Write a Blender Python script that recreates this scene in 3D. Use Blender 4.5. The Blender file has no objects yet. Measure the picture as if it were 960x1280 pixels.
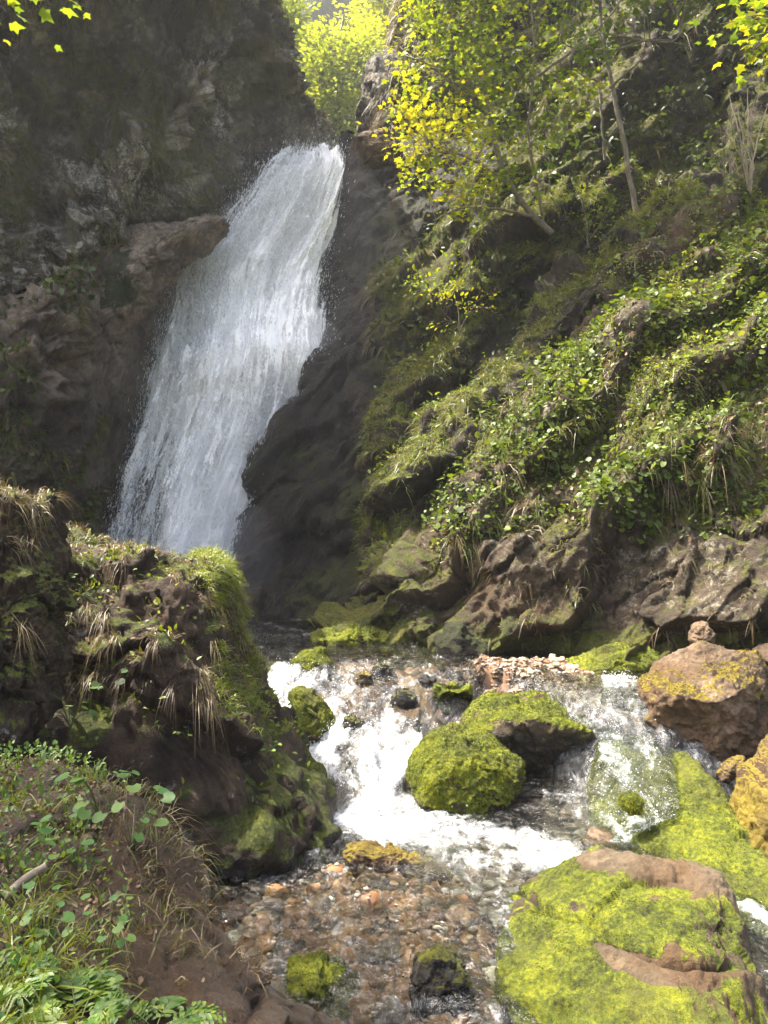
import bpy, math, random
import numpy as np
from mathutils import Vector, Matrix

R = np.random.default_rng(11)
random.seed(5)
F = 924.0          # focal length in pixels of the 960x1280 photograph
CZ = 2.5           # eye height above the lower pool
scene = bpy.context.scene
COL = scene.collection
SUN = np.array([-0.46, 0.05, 0.87]); SUN /= np.linalg.norm(SUN)


def W(px, py, d):
    """point seen at (px, py) of the photograph, d metres away along the view axis"""
    return np.array([(px - 480) / F * d, d, CZ + (640 - py) / F * d])


# ------------------------------------------------------------------ noise
def _hash(ix, iy, iz, s):
    n = (ix.astype(np.uint32) * np.uint32(0x9E3779B1)) ^ (iy.astype(np.uint32) * np.uint32(0x85EBCA77)) \
        ^ (iz.astype(np.uint32) * np.uint32(0xC2B2AE3D))
    n = n + np.uint32((s * 0x27D4EB2F) & 0xFFFFFFFF)
    n ^= n >> np.uint32(15); n *= np.uint32(0x2C1B3C6D)
    n ^= n >> np.uint32(12); n *= np.uint32(0x297A2D39)
    n ^= n >> np.uint32(15)
    return n.astype(np.float64) / 4294967295.0


def vnoise(P, s=0):
    P = np.asarray(P, float)
    I = np.floor(P).astype(np.int64); f = P - I
    f = f * f * f * (f * (f * 6 - 15) + 10)
    r = 0
    for dx in (0, 1):
        wx = f[..., 0] if dx else 1 - f[..., 0]
        for dy in (0, 1):
            wy = f[..., 1] if dy else 1 - f[..., 1]
            for dz in (0, 1):
                wz = f[..., 2] if dz else 1 - f[..., 2]
                r = r + wx * wy * wz * _hash(I[..., 0] + dx, I[..., 1] + dy, I[..., 2] + dz, s)
    return r * 2 - 1


def fbm(P, o=4, s=0, g=0.5, l=2.03):
    a, t, r = 1.0, 0.0, 0
    P = np.asarray(P, float)
    for k in range(o):
        r = r + a * vnoise(P, s + k * 17); t += a; a *= g; P = P * l + 3.7
    return r / t


def ridged(P, o=4, s=0, g=0.5):
    a, t, r = 1.0, 0.0, 0
    P = np.asarray(P, float)
    for k in range(o):
        r = r + a * (1 - np.abs(vnoise(P, s + k * 13)) * 2); t += a; a *= g; P = P * 2.1 + 1.3
    return r / t


def worley(P, s=0):
    P = np.asarray(P, float)
    I = np.floor(P).astype(np.int64)
    sh = P.shape[:-1]
    f1 = np.full(sh, 9.0); f2 = np.full(sh, 9.0)
    vec = np.zeros(P.shape); cid = np.zeros(sh + (3,))
    for dx in (-1, 0, 1):
        for dy in (-1, 0, 1):
            for dz in (-1, 0, 1):
                a, b, c = I[..., 0] + dx, I[..., 1] + dy, I[..., 2] + dz
                h = np.stack([_hash(a, b, c, s + 1), _hash(a, b, c, s + 2), _hash(a, b, c, s + 3)], -1)
                v = P - (np.stack([a, b, c], -1) + h)
                d = np.sqrt((v * v).sum(-1))
                m = d < f1
                f2 = np.where(m, f1, np.minimum(f2, d))
                f1 = np.where(m, d, f1)
                vec[m] = v[m]; cid[m] = h[m]
    return f1, f2, vec, cid


def facet(P, scale, s=0, crack=0.25, stretch=None):
    """broken, blocky rock: every cell its own height and tilt, dark joints between"""
    Q = P / scale
    if stretch is not None:
        Q = Q @ stretch
    Q = Q + 0.35 * np.stack([fbm(Q * 1.3, 2, s + 40 + k) for k in range(3)], -1)
    f1, f2, v, c = worley(Q, s)
    h = (c[..., 0] - 0.5) * 0.5 + ((c - 0.5) * v).sum(-1) * 0.9
    h -= crack * np.exp(-(f2 - f1) * 14)
    return h * scale, f2 - f1, c


def crag(P, s=0, warp=.5):
    """sharp, broken relief: warped ridges and ledges of many sizes, about -1 to 1"""
    P = np.asarray(P, float)
    Q = P + warp * np.stack([fbm(P * .8, 3, s + 60 + k) for k in range(3)], -1)
    a = np.abs(fbm(Q, 2, s)) * 2
    b = np.abs(fbm(Q * 2.3 + 5, 2, s + 7)) * 2
    c = np.abs(fbm(Q * 5.1 + 9, 2, s + 11)) * 2
    d = np.abs(fbm(Q * 11.3 + 2, 3, s + 19)) * 2
    return 1.6 * (.62 - (a + .5 * b + .28 * c + .16 * d))


def sstep(a, b, x):
    t = np.clip((x - a) / (b - a), 0, 1)
    return t * t * (3 - 2 * t)


# ------------------------------------------------------------------ meshes
def tag(o, label=None, cat=None, group=None, kind=None):
    if label: o['label'] = label
    if cat: o['category'] = cat
    if group: o['group'] = group
    if kind: o['kind'] = kind
    return o


def link(name, me, mat=None, parent=None):
    o = bpy.data.objects.new(name, me)
    COL.objects.link(o)
    if mat is not None: me.materials.append(mat)
    if parent is not None: o.parent = parent
    return o


def mesh_of(name, V, idx, starts, attrs=None, smooth=True, uv=None):
    V = np.ascontiguousarray(V, np.float32); idx = np.ascontiguousarray(idx, np.int32)
    me = bpy.data.meshes.new(name)
    me.vertices.add(len(V)); me.vertices.foreach_set('co', V.ravel())
    me.loops.add(len(idx)); me.loops.foreach_set('vertex_index', idx)
    me.polygons.add(len(starts)); me.polygons.foreach_set('loop_start', np.ascontiguousarray(starts, np.int32))
    me.polygons.foreach_set('use_smooth', np.full(len(starts), smooth))
    me.update(calc_edges=True)
    for k, a in (attrs or {}).items():
        at = me.attributes.new(k, 'FLOAT', 'POINT')
        at.data.foreach_set('value', np.ascontiguousarray(a, np.float32).ravel())
    if uv is not None:
        l = me.uv_layers.new(name='UVMap')
        l.data.foreach_set('uv', np.ascontiguousarray(uv, np.float32)[idx].ravel())
    return me


def quads(nr, nc):
    i = np.arange(nr - 1)[:, None] * nc + np.arange(nc - 1)[None, :]
    return np.stack([i, i + 1, i + nc + 1, i + nc], -1).reshape(-1, 4)


def cr(A, n):
    """Catmull-Rom along axis 0"""
    m = len(A)
    t = np.linspace(0, m - 1, n); i = np.minimum(t.astype(int), m - 2); f = (t - i)
    f = f.reshape((-1,) + (1,) * (A.ndim - 1))
    E = np.concatenate([2 * A[:1] - A[1:2], A, 2 * A[-1:] - A[-2:-1]])
    p0, p1, p2, p3 = E[i], E[i + 1], E[i + 2], E[i + 3]
    return 0.5 * (2 * p1 + (p2 - p0) * f + (2 * p0 - 5 * p1 + 4 * p2 - p3) * f ** 2 + (3 * p1 - p0 - 3 * p2 + p3) * f ** 3)


def loft(ctrl, nr, nc):
    A = np.array([[(c if len(c) > 3 else None) and c[3] or W(*c[:3]) for c in row] for row in ctrl], float)
    G = cr(A, nr)
    return cr(G.transpose(1, 0, 2), nc).transpose(1, 0, 2)


def gnormals(G, toward=(0, 0, CZ)):
    du = np.gradient(G, axis=0); dv = np.gradient(G, axis=1)
    n = np.cross(du, dv); n /= np.linalg.norm(n, axis=-1, keepdims=True) + 1e-9
    if ((np.asarray(toward) - G) * n).sum(-1).mean() < 0: n = -n
    return n


def beds(P, period, seed):
    """dipping beds: each slab rises towards its lower right edge and breaks off there"""
    t = (P[..., 2] - P[..., 0] * .95 + .25 * P[..., 1]) * .7 / period + .9 * fbm(P * .5, 3, seed) + .10 * fbm(P * 2.4, 4, seed + 3)
    f = t - np.floor(t)
    amp = .45 + 1.1 * _hash(np.floor(t).astype(np.int64), np.floor(P[..., 0] * .5 + fbm(P * .7, 2, seed)).astype(np.int64), np.floor(t * 0).astype(np.int64), seed)
    return (1 - f) * sstep(0, .10, f) * amp, sstep(0, .10, f)


class Surf:
    """a displaced sheet; keeps its arrays for scattering"""
    def __init__(self, G, N=None, flip=None):
        self.G = G; self.N = gnormals(G) if N is None else N
        self.nr, self.nc = G.shape[:2]
        self.r = np.broadcast_to(np.linspace(0, 1, self.nr)[:, None], G.shape[:2])
        self.c = np.broadcast_to(np.linspace(0, 1, self.nc)[None, :], G.shape[:2])

    def displace(self, h):
        self.G = self.G + self.N * h[..., None]
        self.N = gnormals(self.G)

    def px(self):
        g = self.G
        return 480 + g[..., 0] / g[..., 1] * F, 640 - (g[..., 2] - CZ) / g[..., 1] * F

    def build(self, name, mat, attrs=None, parent=None, uv=None):
        q = quads(self.nr, self.nc)
        g = self.G
        a, b, c = g.reshape(-1, 3)[q[:, 0]], g.reshape(-1, 3)[q[:, 1]], g.reshape(-1, 3)[q[:, 3]]
        nn = np.cross(b - a, c - a)
        if (nn * self.N.reshape(-1, 3)[q[:, 0]]).sum(-1).mean() < 0: q = q[:, ::-1]
        me = mesh_of(name, g.reshape(-1, 3), q.ravel(), np.arange(len(q)) * 4, attrs, True, uv)
        return link(name, me, mat, parent)

    def scatter(self, n, mask=None, rng=R):
        q = quads(self.nr, self.nc)
        g = self.G.reshape(-1, 3); nn = self.N.reshape(-1, 3)
        ar = np.linalg.norm(np.cross(g[q[:, 1]] - g[q[:, 0]], g[q[:, 3]] - g[q[:, 0]]), axis=-1)
        if mask is not None: ar = ar * np.clip(mask.reshape(-1)[q].mean(1), 0, None)
        return _pick(g, nn, q, ar, n, rng)


def _pick(g, nn, q, ar, n, rng):
    cdf = np.cumsum(ar); f = np.searchsorted(cdf, rng.random(n) * cdf[-1]); f = np.minimum(f, len(q) - 1)
    u = rng.random((n, 1)); v = rng.random((n, 1))
    if q.shape[1] == 4:
        w = [(1 - u) * (1 - v), u * (1 - v), u * v, (1 - u) * v]
    else:
        m = (u + v) > 1; u = np.where(m, 1 - u, u); v = np.where(m, 1 - v, v)
        w = [1 - u - v, u, v]
    P = sum(wk * g[q[f, k]] for k, wk in enumerate(w)); N = sum(wk * nn[q[f, k]] for k, wk in enumerate(w))
    return P, N / (np.linalg.norm(N, axis=-1, keepdims=True) + 1e-9)


_ICO = {}
def ico(n):
    if n not in _ICO:
        import bmesh
        bm = bmesh.new(); bmesh.ops.create_icosphere(bm, subdivisions=n, radius=1)
        V = np.array([v.co[:] for v in bm.verts]); T = np.array([[v.index for v in f.verts] for f in bm.faces]); bm.free()
        _ICO[n] = (V / np.linalg.norm(V, axis=1, keepdims=True), T)
    return _ICO[n]


def tri_normals(V, T):
    fn = np.cross(V[T[:, 1]] - V[T[:, 0]], V[T[:, 2]] - V[T[:, 0]])
    n = np.zeros_like(V)
    for k in range(3):
        for a in range(3): n[:, a] += np.bincount(T[:, k], fn[:, a], len(V))
    return n / (np.linalg.norm(n, axis=1, keepdims=True) + 1e-12)


class Rock:
    """solid rock: an outline in a plane at distance d, given real depth, broken by facets and noise"""
    def __init__(self, outline, d, thick, seed=1, sub=6, box=0.85, back=None, facets=((0.45, 0.30), (0.16, 0.22)), rough=0.02, tilt=0.0, flat=0.7):
        O = np.array(outline, float); c = O.mean(0)
        th = np.linspace(-math.pi, math.pi, 721)
        rad = np.zeros_like(th)
        A = O - c; B = np.roll(A, -1, 0)
        for a, b in zip(A, B):
            e = b - a
            dx, dy = np.cos(th), -np.sin(th)
            den = dx * e[1] - dy * e[0]
            with np.errstate(divide='ignore', invalid='ignore'):
                t = (a[0] * e[1] - a[1] * e[0]) / den
                s = (a[0] * dy - a[1] * dx) / den
            ok = (t > 0) & (s >= -1e-6) & (s <= 1 + 1e-6)
            rad = np.where(ok & (t > rad), t, rad)
        k = np.ones(21) / 21
        rad = np.convolve(np.concatenate([rad[-31:-1], rad, rad[1:31]]), k, 'same')[30:-30]
        D, T = ico(sub)
        x, z, y = D[:, 0], D[:, 2], D[:, 1]
        rho = np.sqrt(x * x + z * z); ang = np.arctan2(z, x)
        rr = np.interp(ang, th, rad) / F * d
        q = rho ** box
        cen = W(c[0], c[1], d)
        tb = np.where(y < 0, thick, back if back else thick)
        dep = np.sign(y) * np.abs(y) ** flat * tb
        V = np.stack([cen[0] + rr * q * np.cos(ang), cen[1] + dep, cen[2] + rr * q * np.sin(ang)], -1)
        V[:, 1] += tilt * (V[:, 2] - cen[2])
        self.V, self.T = V, T; self.crk = np.ones(len(V)); self.cell = np.zeros(len(V))
        self.N = tri_normals(V, T)
        size = thick
        for j, (sc, am) in enumerate(facets):
            h, e, cc = facet(V + seed * 7.3, sc, seed * 31 + j, .06)
            self.V = self.V + self.N * (h * am)[:, None]
            self.crk = np.minimum(self.crk, sstep(0, 0.12, e)); self.cell = cc[:, 0]
        self.V = self.V + self.N * (fbm(V * 6 + seed, 5, seed) * rough * 1.3 + fbm(V * 1.7 + seed, 3, seed + 9) * rough * 2.5 + crag(V * 1.6 / thick + seed, seed + 4) * rough * 1.0 + crag(V * 5.5 / thick + seed, seed + 5) * rough * .3)[:, None]
        self.N = tri_normals(self.V, T)

    def moss(self, up=0.2, soft=0.35, noise=0.5, bias=0.0, freq=2.5, seed=3):
        m = (self.N[:, 2] - up) / soft + noise * fbm(self.V * freq + seed, 5, seed) * 2 + bias
        return np.clip(0.5 + 0.5 * m, 0, 1)

    def build(self, name, mat, attrs=None, parent=None):
        me = mesh_of(name, self.V, self.T.ravel(), np.arange(len(self.T)) * 3, attrs)
        return link(name, me, mat, parent)

    def scatter(self, n, mask=None, rng=R):
        q = self.T; g = self.V
        ar = np.linalg.norm(np.cross(g[q[:, 1]] - g[q[:, 0]], g[q[:, 2]] - g[q[:, 0]]), axis=-1)
        if mask is not None: ar = ar * np.clip(mask[q].mean(1), 0, None)
        return _pick(g, self.N, q, ar, n, rng)


class HullRock(Rock):
    """solid rock given by the corners of its faces, edges rounded (p), then broken up"""
    def __init__(self, pts, seed=1, sub=7, p=14, facets=((.5, .10), (.17, .16), (.06, .14)), rough=.012, crackline=None):
        import bmesh
        Pn = np.array([W(*q) if len(q) == 3 else q[3] for q in pts], float)
        bm = bmesh.new()
        for q in Pn: bm.verts.new(q)
        bmesh.ops.convex_hull(bm, input=bm.verts); bm.normal_update()
        c = Pn.mean(0)
        pl = {}
        for f in bm.faces:
            n = np.array(f.normal[:]); h = float(np.dot(n, np.array(f.verts[0].co[:]) - c))
            if h < 0: n, h = -n, -h
            if h < 1e-4: continue
            key = tuple(np.round(n, 2)); pl[key] = (n, h)
        bm.free()
        Nn = np.array([v[0] for v in pl.values()]); H = np.array([v[1] for v in pl.values()])
        D, T = ico(sub)
        k = np.clip(D @ Nn.T / H[None], 0, None)
        t = (k ** p).sum(1) ** (-1 / p)
        V = c + D * t[:, None]
        self.V, self.T = V, T; self.crk = np.ones(len(V)); self.N = tri_normals(V, T)
        for j, (sc, am) in enumerate(facets):
            h, e, cc = facet(V + seed * 7.3, sc, seed * 31 + j, .05)
            self.V = self.V + self.N * (h * am)[:, None]
            self.crk = np.minimum(self.crk, .5 + .5 * sstep(0, .10, e))
        sz = np.cbrt(np.ptp(V, axis=0).prod())
        self.V = self.V + self.N * (fbm(V * 6 + seed, 5, seed) * rough * 1.5 + fbm(V * 1.7 + seed, 3, seed + 9) * rough * 3 + crag(V * 2.2 / sz + seed, seed + 4) * rough * 2 + crag(V * 7 / sz + seed, seed + 5) * rough * .7)[:, None]
        if crackline is not None:
            X = 480 + self.V[:, 0] / self.V[:, 1] * F; Y = 640 - (self.V[:, 2] - CZ) / self.V[:, 1] * F
            Y = Y + 10 * fbm(self.V * 5, 3, seed + 2); d = np.full(len(X), 1e9); side = np.zeros(len(X))
            for (ax, ay), (bx, by) in zip(crackline[:-1], crackline[1:]):
                ex, ey = bx - ax, by - ay; tt = np.clip(((X - ax) * ex + (Y - ay) * ey) / (ex * ex + ey * ey), 0, 1)
                dd = np.hypot(X - ax - tt * ex, Y - ay - tt * ey); m = dd < d
                d = np.where(m, dd, d); side = np.where(m, np.sign(ex * (Y - ay) - ey * (X - ax)), side)
            fr = self.N[:, 1] < .5
            self.V = self.V + self.N * (fr * (-.075 * np.exp(-(d / 7) ** 2) + .045 * (side > 0) * np.exp(-d / 70)))[:, None]
            self.crk = np.where(fr, np.minimum(self.crk, sstep(2, 9, d)), self.crk)
        self.N = tri_normals(self.V, T)


def unit(v): return v / (np.linalg.norm(v, axis=-1, keepdims=True) + 1e-9)


LEAF = (np.array([[0, 0, 0], [.3, -.26, .07], [.7, -.22, .05], [1, 0, -.08], [.7, .22, .05], [.3, .26, .07], [.5, 0, 0]]),
        [[0, 1, 2, 6], [2, 3, 6], [6, 3, 4], [0, 6, 4, 5]])
ROUND = (np.array([[.08, 0, 0], [-.1, -.3, .05], [.2, -.5, .09], [.65, -.48, .04], [.95, -.2, -.05], [1, 0, -.03], [.95, .2, -.05], [.65, .48, .04], [.2, .5, .09], [-.1, .3, .05], [.5, 0, -.02]]),
         [[0, 1, 2, 10], [10, 2, 3, 4], [10, 4, 5], [10, 5, 6], [10, 6, 7, 8], [0, 10, 8, 9]])
MAPLE = (np.array([[0, 0, 0], [.02, -.34, .03], [.22, -.28, .03], [.42, -.58, -.06], [.55, -.25, .03], [1, 0, -.12], [.55, .25, .03], [.42, .58, -.06], [.22, .28, .03], [.02, .34, .03], [.35, 0, .0]]),
         [[0, 1, 2, 10], [10, 2, 3, 4], [10, 4, 5], [10, 5, 6], [10, 6, 7, 8], [0, 10, 8, 9]])


def leaves(name, P, D, U, S, mat, tpl=LEAF, parent=None, tint=None, rng=R):
    """one mesh of many small leaves; D = direction of the blade, U = its upper side"""
    n = len(P); T, faces = tpl
    D = unit(D); side = unit(np.cross(U, D)); U = np.cross(D, side)
    S = np.broadcast_to(S, (n,))
    V = P[:, None, :] + S[:, None, None] * (T[None, :, 0:1] * D[:, None] + T[None, :, 1:2] * side[:, None] + T[None, :, 2:3] * U[:, None])
    k = len(T)
    fl = np.concatenate([np.array(f) for f in faces]); L = np.array([len(f) for f in faces])
    idx = (np.arange(n)[:, None] * k + fl[None]).ravel()
    starts = np.concatenate([[0], np.cumsum(np.tile(L, n))[:-1]])
    if tint is None: tint = rng.random(n)
    me = mesh_of(name, V.reshape(-1, 3), idx, starts, {'tint': np.repeat(tint, k)})
    return link(name, me, mat, parent)


def blades(name, P, D, L, Wd, droop, mat, parent=None, tint=None, rng=R, seg=4):
    """grass blades bending under their weight"""
    n = len(P); D = unit(D)
    L = np.broadcast_to(L, (n,)); Wd = np.broadcast_to(Wd, (n,)); droop = np.broadcast_to(droop, (n,))
    side = unit(np.cross(D, unit(rng.normal(size=(n, 3)) + np.array([0, -.8, 0]))))
    ts = np.linspace(0, 1, seg)
    V = []
    for t in ts:
        c = P + D * (L * t)[:, None]; c = c + np.array([0, 0, -1.0]) * (droop * L * t * t)[:, None]
        w = (Wd * (1 - t ** 1.7) * .5 + 0.0004)[:, None]
        V += [c - side * w, c + side * w]
    V = np.stack(V, 1); k = 2 * seg
    f = np.array([[2 * j, 2 * j + 1, 2 * j + 3, 2 * j + 2] for j in range(seg - 1)])
    idx = (np.arange(n)[:, None, None] * k + f[None]).ravel()
    if tint is None: tint = rng.random(n)
    me = mesh_of(name, V.reshape(-1, 3), idx, np.arange(len(idx) // 4) * 4,
                 {'tint': np.repeat(tint, k), 'along': np.tile(np.repeat(ts, 2), n)})
    return link(name, me, mat, parent)


def tufts(name, P, N, per, L, Wd, droop, mat, spread=.6, up=.5, tint=None, parent=None, rng=R, rad=.04):
    n = len(P)
    Pp = np.repeat(P, per, 0) + rng.normal(size=(n * per, 3)) * rad * .6
    D = np.repeat(unit(N * (1 - up) + np.array([0, 0, up])), per, 0) + rng.normal(size=(n * per, 3)) * spread
    s = np.repeat(.6 + .7 * rng.random(n), per)
    LL = L * s * (.5 + .7 * rng.random(n * per))
    tt = np.clip(np.repeat(rng.random(n) if tint is None else tint, per) + rng.normal(size=n * per) * .12, 0, 1)
    return blades(name, Pp, D, LL, Wd * (.6 + .8 * rng.random(n * per)), droop * (.6 + .8 * rng.random(n * per)), mat, parent, tt, rng)


OCT = (np.array([[1, 0, 0], [-1, 0, 0], [0, 1, 0], [0, -1, 0], [0, 0, 1], [0, 0, -1.0]]),
       np.array([[0, 2, 4], [2, 1, 4], [1, 3, 4], [3, 0, 4], [2, 0, 5], [1, 2, 5], [3, 1, 5], [0, 3, 5]]))


def drops(name, P, D, L, Wd, mat, parent=None, rng=R):
    n = len(P); D = unit(D); a = unit(np.cross(D, rng.normal(size=(n, 3)))); b = np.cross(D, a)
    T, f = OCT
    L = np.broadcast_to(L, (n,))[:, None, None]; Wd = np.broadcast_to(Wd, (n,))[:, None, None]
    V = P[:, None] + T[None, :, 2:3] * D[:, None] * L + T[None, :, 0:1] * a[:, None] * Wd + T[None, :, 1:2] * b[:, None] * Wd
    idx = (np.arange(n)[:, None, None] * 6 + f[None]).ravel()
    me = mesh_of(name, V.reshape(-1, 3), idx, np.arange(len(idx) // 3) * 3)
    return link(name, me, mat, parent)


def tube_arrays(pts, r0, r1, sides=7, sub=5, wob=0.0, rng=R):
    pts = cr(np.array(pts, float), (len(pts) - 1) * sub + 1)
    n = len(pts)
    if wob: pts[1:-1] += rng.normal(size=(n - 2, 3)) * wob
    t = unit(np.gradient(pts, axis=0))
    a = unit(np.cross(t, np.array([.31, .77, .21]))); b = np.cross(t, a)
    r = np.linspace(r0, r1, n) if np.isscalar(r0) else np.interp(np.linspace(0, 1, n), np.linspace(0, 1, len(r0)), r0)
    an = np.linspace(0, 2 * math.pi, sides, endpoint=False)
    V = pts[:, None] + r[:, None, None] * (np.cos(an)[None, :, None] * a[:, None] + np.sin(an)[None, :, None] * b[:, None])
    i = np.arange(n - 1)[:, None] * sides; j = np.arange(sides)[None]; j2 = (j + 1) % sides
    q = np.stack([i + j, i + j2, i + sides + j2, i + sides + j], -1).reshape(-1, 4)
    return V.reshape(-1, 3), q


def tubes(name, lst, mat, parent=None):
    Vs, Qs, o = [], [], 0
    for V, q in lst:
        Vs.append(V); Qs.append(q + o); o += len(V)
    V = np.concatenate(Vs); q = np.concatenate(Qs)
    return link(name, mesh_of(name, V, q.ravel(), np.arange(len(q)) * 4), mat, parent)


def empty(name, loc, label, cat, group=None):
    o = bpy.data.objects.new(name, None); COL.objects.link(o)
    o.location = loc; o.empty_display_size = .1
    return tag(o, label, cat, group)


def keep(o, root):
    """parent without moving"""
    o.parent = root; o.matrix_parent_inverse = Matrix.Translation(root.location).inverted()
    return o


def poly_sd(X, Y, poly):
    """signed distance to a polygon, positive inside"""
    poly = np.array(poly, float); d = np.full(X.shape, 1e9); ins = np.zeros(X.shape, bool)
    for (ax, ay), (bx, by) in zip(poly, np.roll(poly, -1, 0)):
        ex, ey = bx - ax, by - ay
        t = np.clip(((X - ax) * ex + (Y - ay) * ey) / (ex * ex + ey * ey + 1e-12), 0, 1)
        d = np.minimum(d, np.hypot(X - ax - t * ex, Y - ay - t * ey))
        c = (ay > Y) != (by > Y)
        with np.errstate(divide='ignore', invalid='ignore'):
            xi = (bx - ax) * (Y - ay) / (by - ay) + ax
        ins ^= c & (X < xi)
    return np.where(ins, d, -d)


# ------------------------------------------------------------------ materials
class NT:
    def __init__(self, name):
        self.m = bpy.data.materials.new(name); self.m.use_nodes = True
        self.t = self.m.node_tree; self.t.nodes.clear()
        self.out = self.t.nodes.new('ShaderNodeOutputMaterial')

    def n(self, typ, ins=None, **kw):
        x = self.t.nodes.new('ShaderNode' + typ)
        for k, v in kw.items(): setattr(x, k, v)
        for k, v in (ins or {}).items():
            s = x.inputs[k]
            if hasattr(v, 'is_output') or isinstance(v, bpy.types.NodeSocket): self.t.links.new(v, s)
            else: s.default_value = v
        return x

    def noise(self, scale, detail=6, rough=.6, vec=None, dist=0.0):
        i = {'Scale': scale, 'Detail': detail, 'Roughness': rough, 'Distortion': dist}
        if vec is not None: i['Vector'] = vec
        return self.n('TexNoise', i).outputs[0]

    def ramp(self, fac, stops):
        x = self.n('ValToRGB', {0: fac}); e = x.color_ramp.elements
        while len(e) < len(stops): e.new(0.5)
        for k, (p, c) in enumerate(stops):
            e[k].position = p; e[k].color = tuple(c) + (1,) if len(c) == 3 else c
        return x.outputs[0]

    def framp(self, fac, a, b, lo=0., hi=1.):
        return self.n('MapRange', {0: fac, 1: a, 2: b, 3: lo, 4: hi}, interpolation_type='SMOOTHSTEP').outputs[0]

    def mix(self, fac, a, b, mode='MIX'):
        x = self.n('Mix', data_type='RGBA', blend_type=mode)
        for k, v in ((0, fac), (6, a), (7, b)):
            s = x.inputs[k]
            if isinstance(v, bpy.types.NodeSocket): self.t.links.new(v, s)
            else: s.default_value = v if k == 0 else (tuple(v) + (1,))
        return x.outputs[2]

    def math(self, op, a, b=0.0, c=0.0):
        return self.n('Math', {0: a, 1: b, 2: c}, operation=op).outputs[0]

    def attr(self, name): return self.n('Attribute', attribute_name=name).outputs['Fac']

    def pos(self): return self.n('NewGeometry').outputs['Position']

    def scaled(self, v, s):
        return self.n('VectorMath', {0: v, 1: s}, operation='MULTIPLY').outputs[0]

    def surf(self, s): self.t.links.new(s, self.out.inputs['Surface']); return self.m


def rock_mat(name, dark, mid, light, moss=((.02, .028, .004), (.075, .095, .008), (.17, .18, .012)), lichen=0.0, lich_col=(.42, .41, .36),
             rough=.85, bump=.06, wet=True, warm=None):
    m = NT(name); p = m.pos()
    n1 = m.noise(1.4, 9, .62, p, .4)
    col = m.ramp(n1, [(.3, dark), (.5, mid), (.72, light)])
    n2 = m.noise(11, 8, .68, p)
    col = m.mix(.75, col, m.ramp(n2, [(.28, (.35, .33, .32)), (.5, (.9, .9, .9)), (.75, (1.7, 1.62, 1.5))]), 'MULTIPLY')
    if warm:
        col = m.mix(m.framp(m.noise(.9, 5, .6, p), .48, .68), col, m.mix(m.noise(7, 6, .6, p), tuple(c * .5 for c in warm), warm))
    if lichen > 0:
        l = m.framp(m.noise(4.2, 8, .72, p, .8), .60 - lichen * .12, .66 - lichen * .1)
        l2 = m.framp(m.noise(16, 5, .7, p), .4, .62)
        l3 = m.framp(m.noise(.7, 3, .5, p), .38, .6)
        col = m.mix(m.math('MULTIPLY', m.math('MULTIPLY', l, l2), l3), col, lich_col)
    # cracks take a darker tone of the rock
    col = m.mix(m.math('MULTIPLY', m.math('SUBTRACT', 1.0, m.attr('crack')), .55), col, tuple(c * .35 for c in dark))
    wt = m.attr('wet')
    col = m.mix(m.math('MULTIPLY', wt, .65), col, (0, 0, 0))
    mn = m.math('MULTIPLY_ADD', m.math('SUBTRACT', m.noise(8, 8, .7, p), .5), 1.3, m.attr('moss'))
    mf = m.framp(mn, .40, .62)
    mc = m.ramp(m.math('MULTIPLY_ADD', m.noise(34, 5, .7, p), .55, m.math('MULTIPLY', m.noise(3.1, 6, .65, p), .5)), [(.41, moss[0]), (.52, moss[1]), (.64, moss[2])])
    mc = m.mix(m.framp(m.noise(2.2, 6, .65, p, .5), .50, .68, 0, .75), mc, m.mix(.5, moss[1], tuple(c * .8 for c in mid)))
    col = m.mix(mf, col, mc)
    b1 = m.noise(9, 10, .7, p); b2 = m.noise(45, 8, .75, p); b3 = m.noise(120, 4, .7, p)
    h = m.math('MULTIPLY_ADD', b2, .4, b1)
    h = m.math('MULTIPLY_ADD', m.math('MULTIPLY', mf, b3), .5, h)
    bp = m.n('Bump', {'Strength': .9, 'Distance': bump, 'Height': h}).outputs[0]
    rg = m.math('MULTIPLY_ADD', m.math('MULTIPLY', wt, m.math('SUBTRACT', 1.0, mf)), -.5, rough)
    b = m.n('BsdfPrincipled', {'Base Color': col, 'Roughness': rg, 'Normal': bp, 'Specular IOR Level': .35})
    return m.surf(b.outputs[0])


def leaf_mat(name, stops, trans=.45, gloss=.12, rough=.45):
    m = NT(name)
    col = m.ramp(m.attr('tint'), stops)
    col = m.mix(.35, col, m.ramp(m.noise(14, 4, .6, m.pos()), [(.3, (.55, .55, .5)), (.7, (1.3, 1.3, 1.2))]), 'MULTIPLY')
    d = m.n('BsdfDiffuse', {'Color': col}); 
    tc = m.mix(1.0, col, (1.5, 1.35, .55), 'MULTIPLY')
    t = m.n('BsdfTranslucent', {'Color': tc})
    s = m.n('MixShader', {0: trans, 1: d.outputs[0], 2: t.outputs[0]})
    g = m.n('BsdfGlossy', {'Color': (1, 1, 1, 1), 'Roughness': rough})
    fr = m.n('LayerWeight', {'Blend': .25}).outputs['Facing']
    s2 = m.n('MixShader', {0: m.math('MULTIPLY', m.math('ADD', fr, .15), gloss), 1: s.outputs[0], 2: g.outputs[0]})
    return m.surf(s2.outputs[0])


def bark_mat(name, a, b):
    m = NT(name); p = m.pos()
    col = m.ramp(m.noise(18, 6, .65, m.scaled(p, (1, 1, .25))), [(.3, a), (.7, b)])
    bp = m.n('Bump', {'Strength': .8, 'Distance': .01, 'Height': m.noise(40, 6, .7, m.scaled(p, (1, 1, .2)))}).outputs[0]
    return m.surf(m.n('BsdfPrincipled', {'Base Color': col, 'Roughness': .9, 'Normal': bp}).outputs[0])


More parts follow.
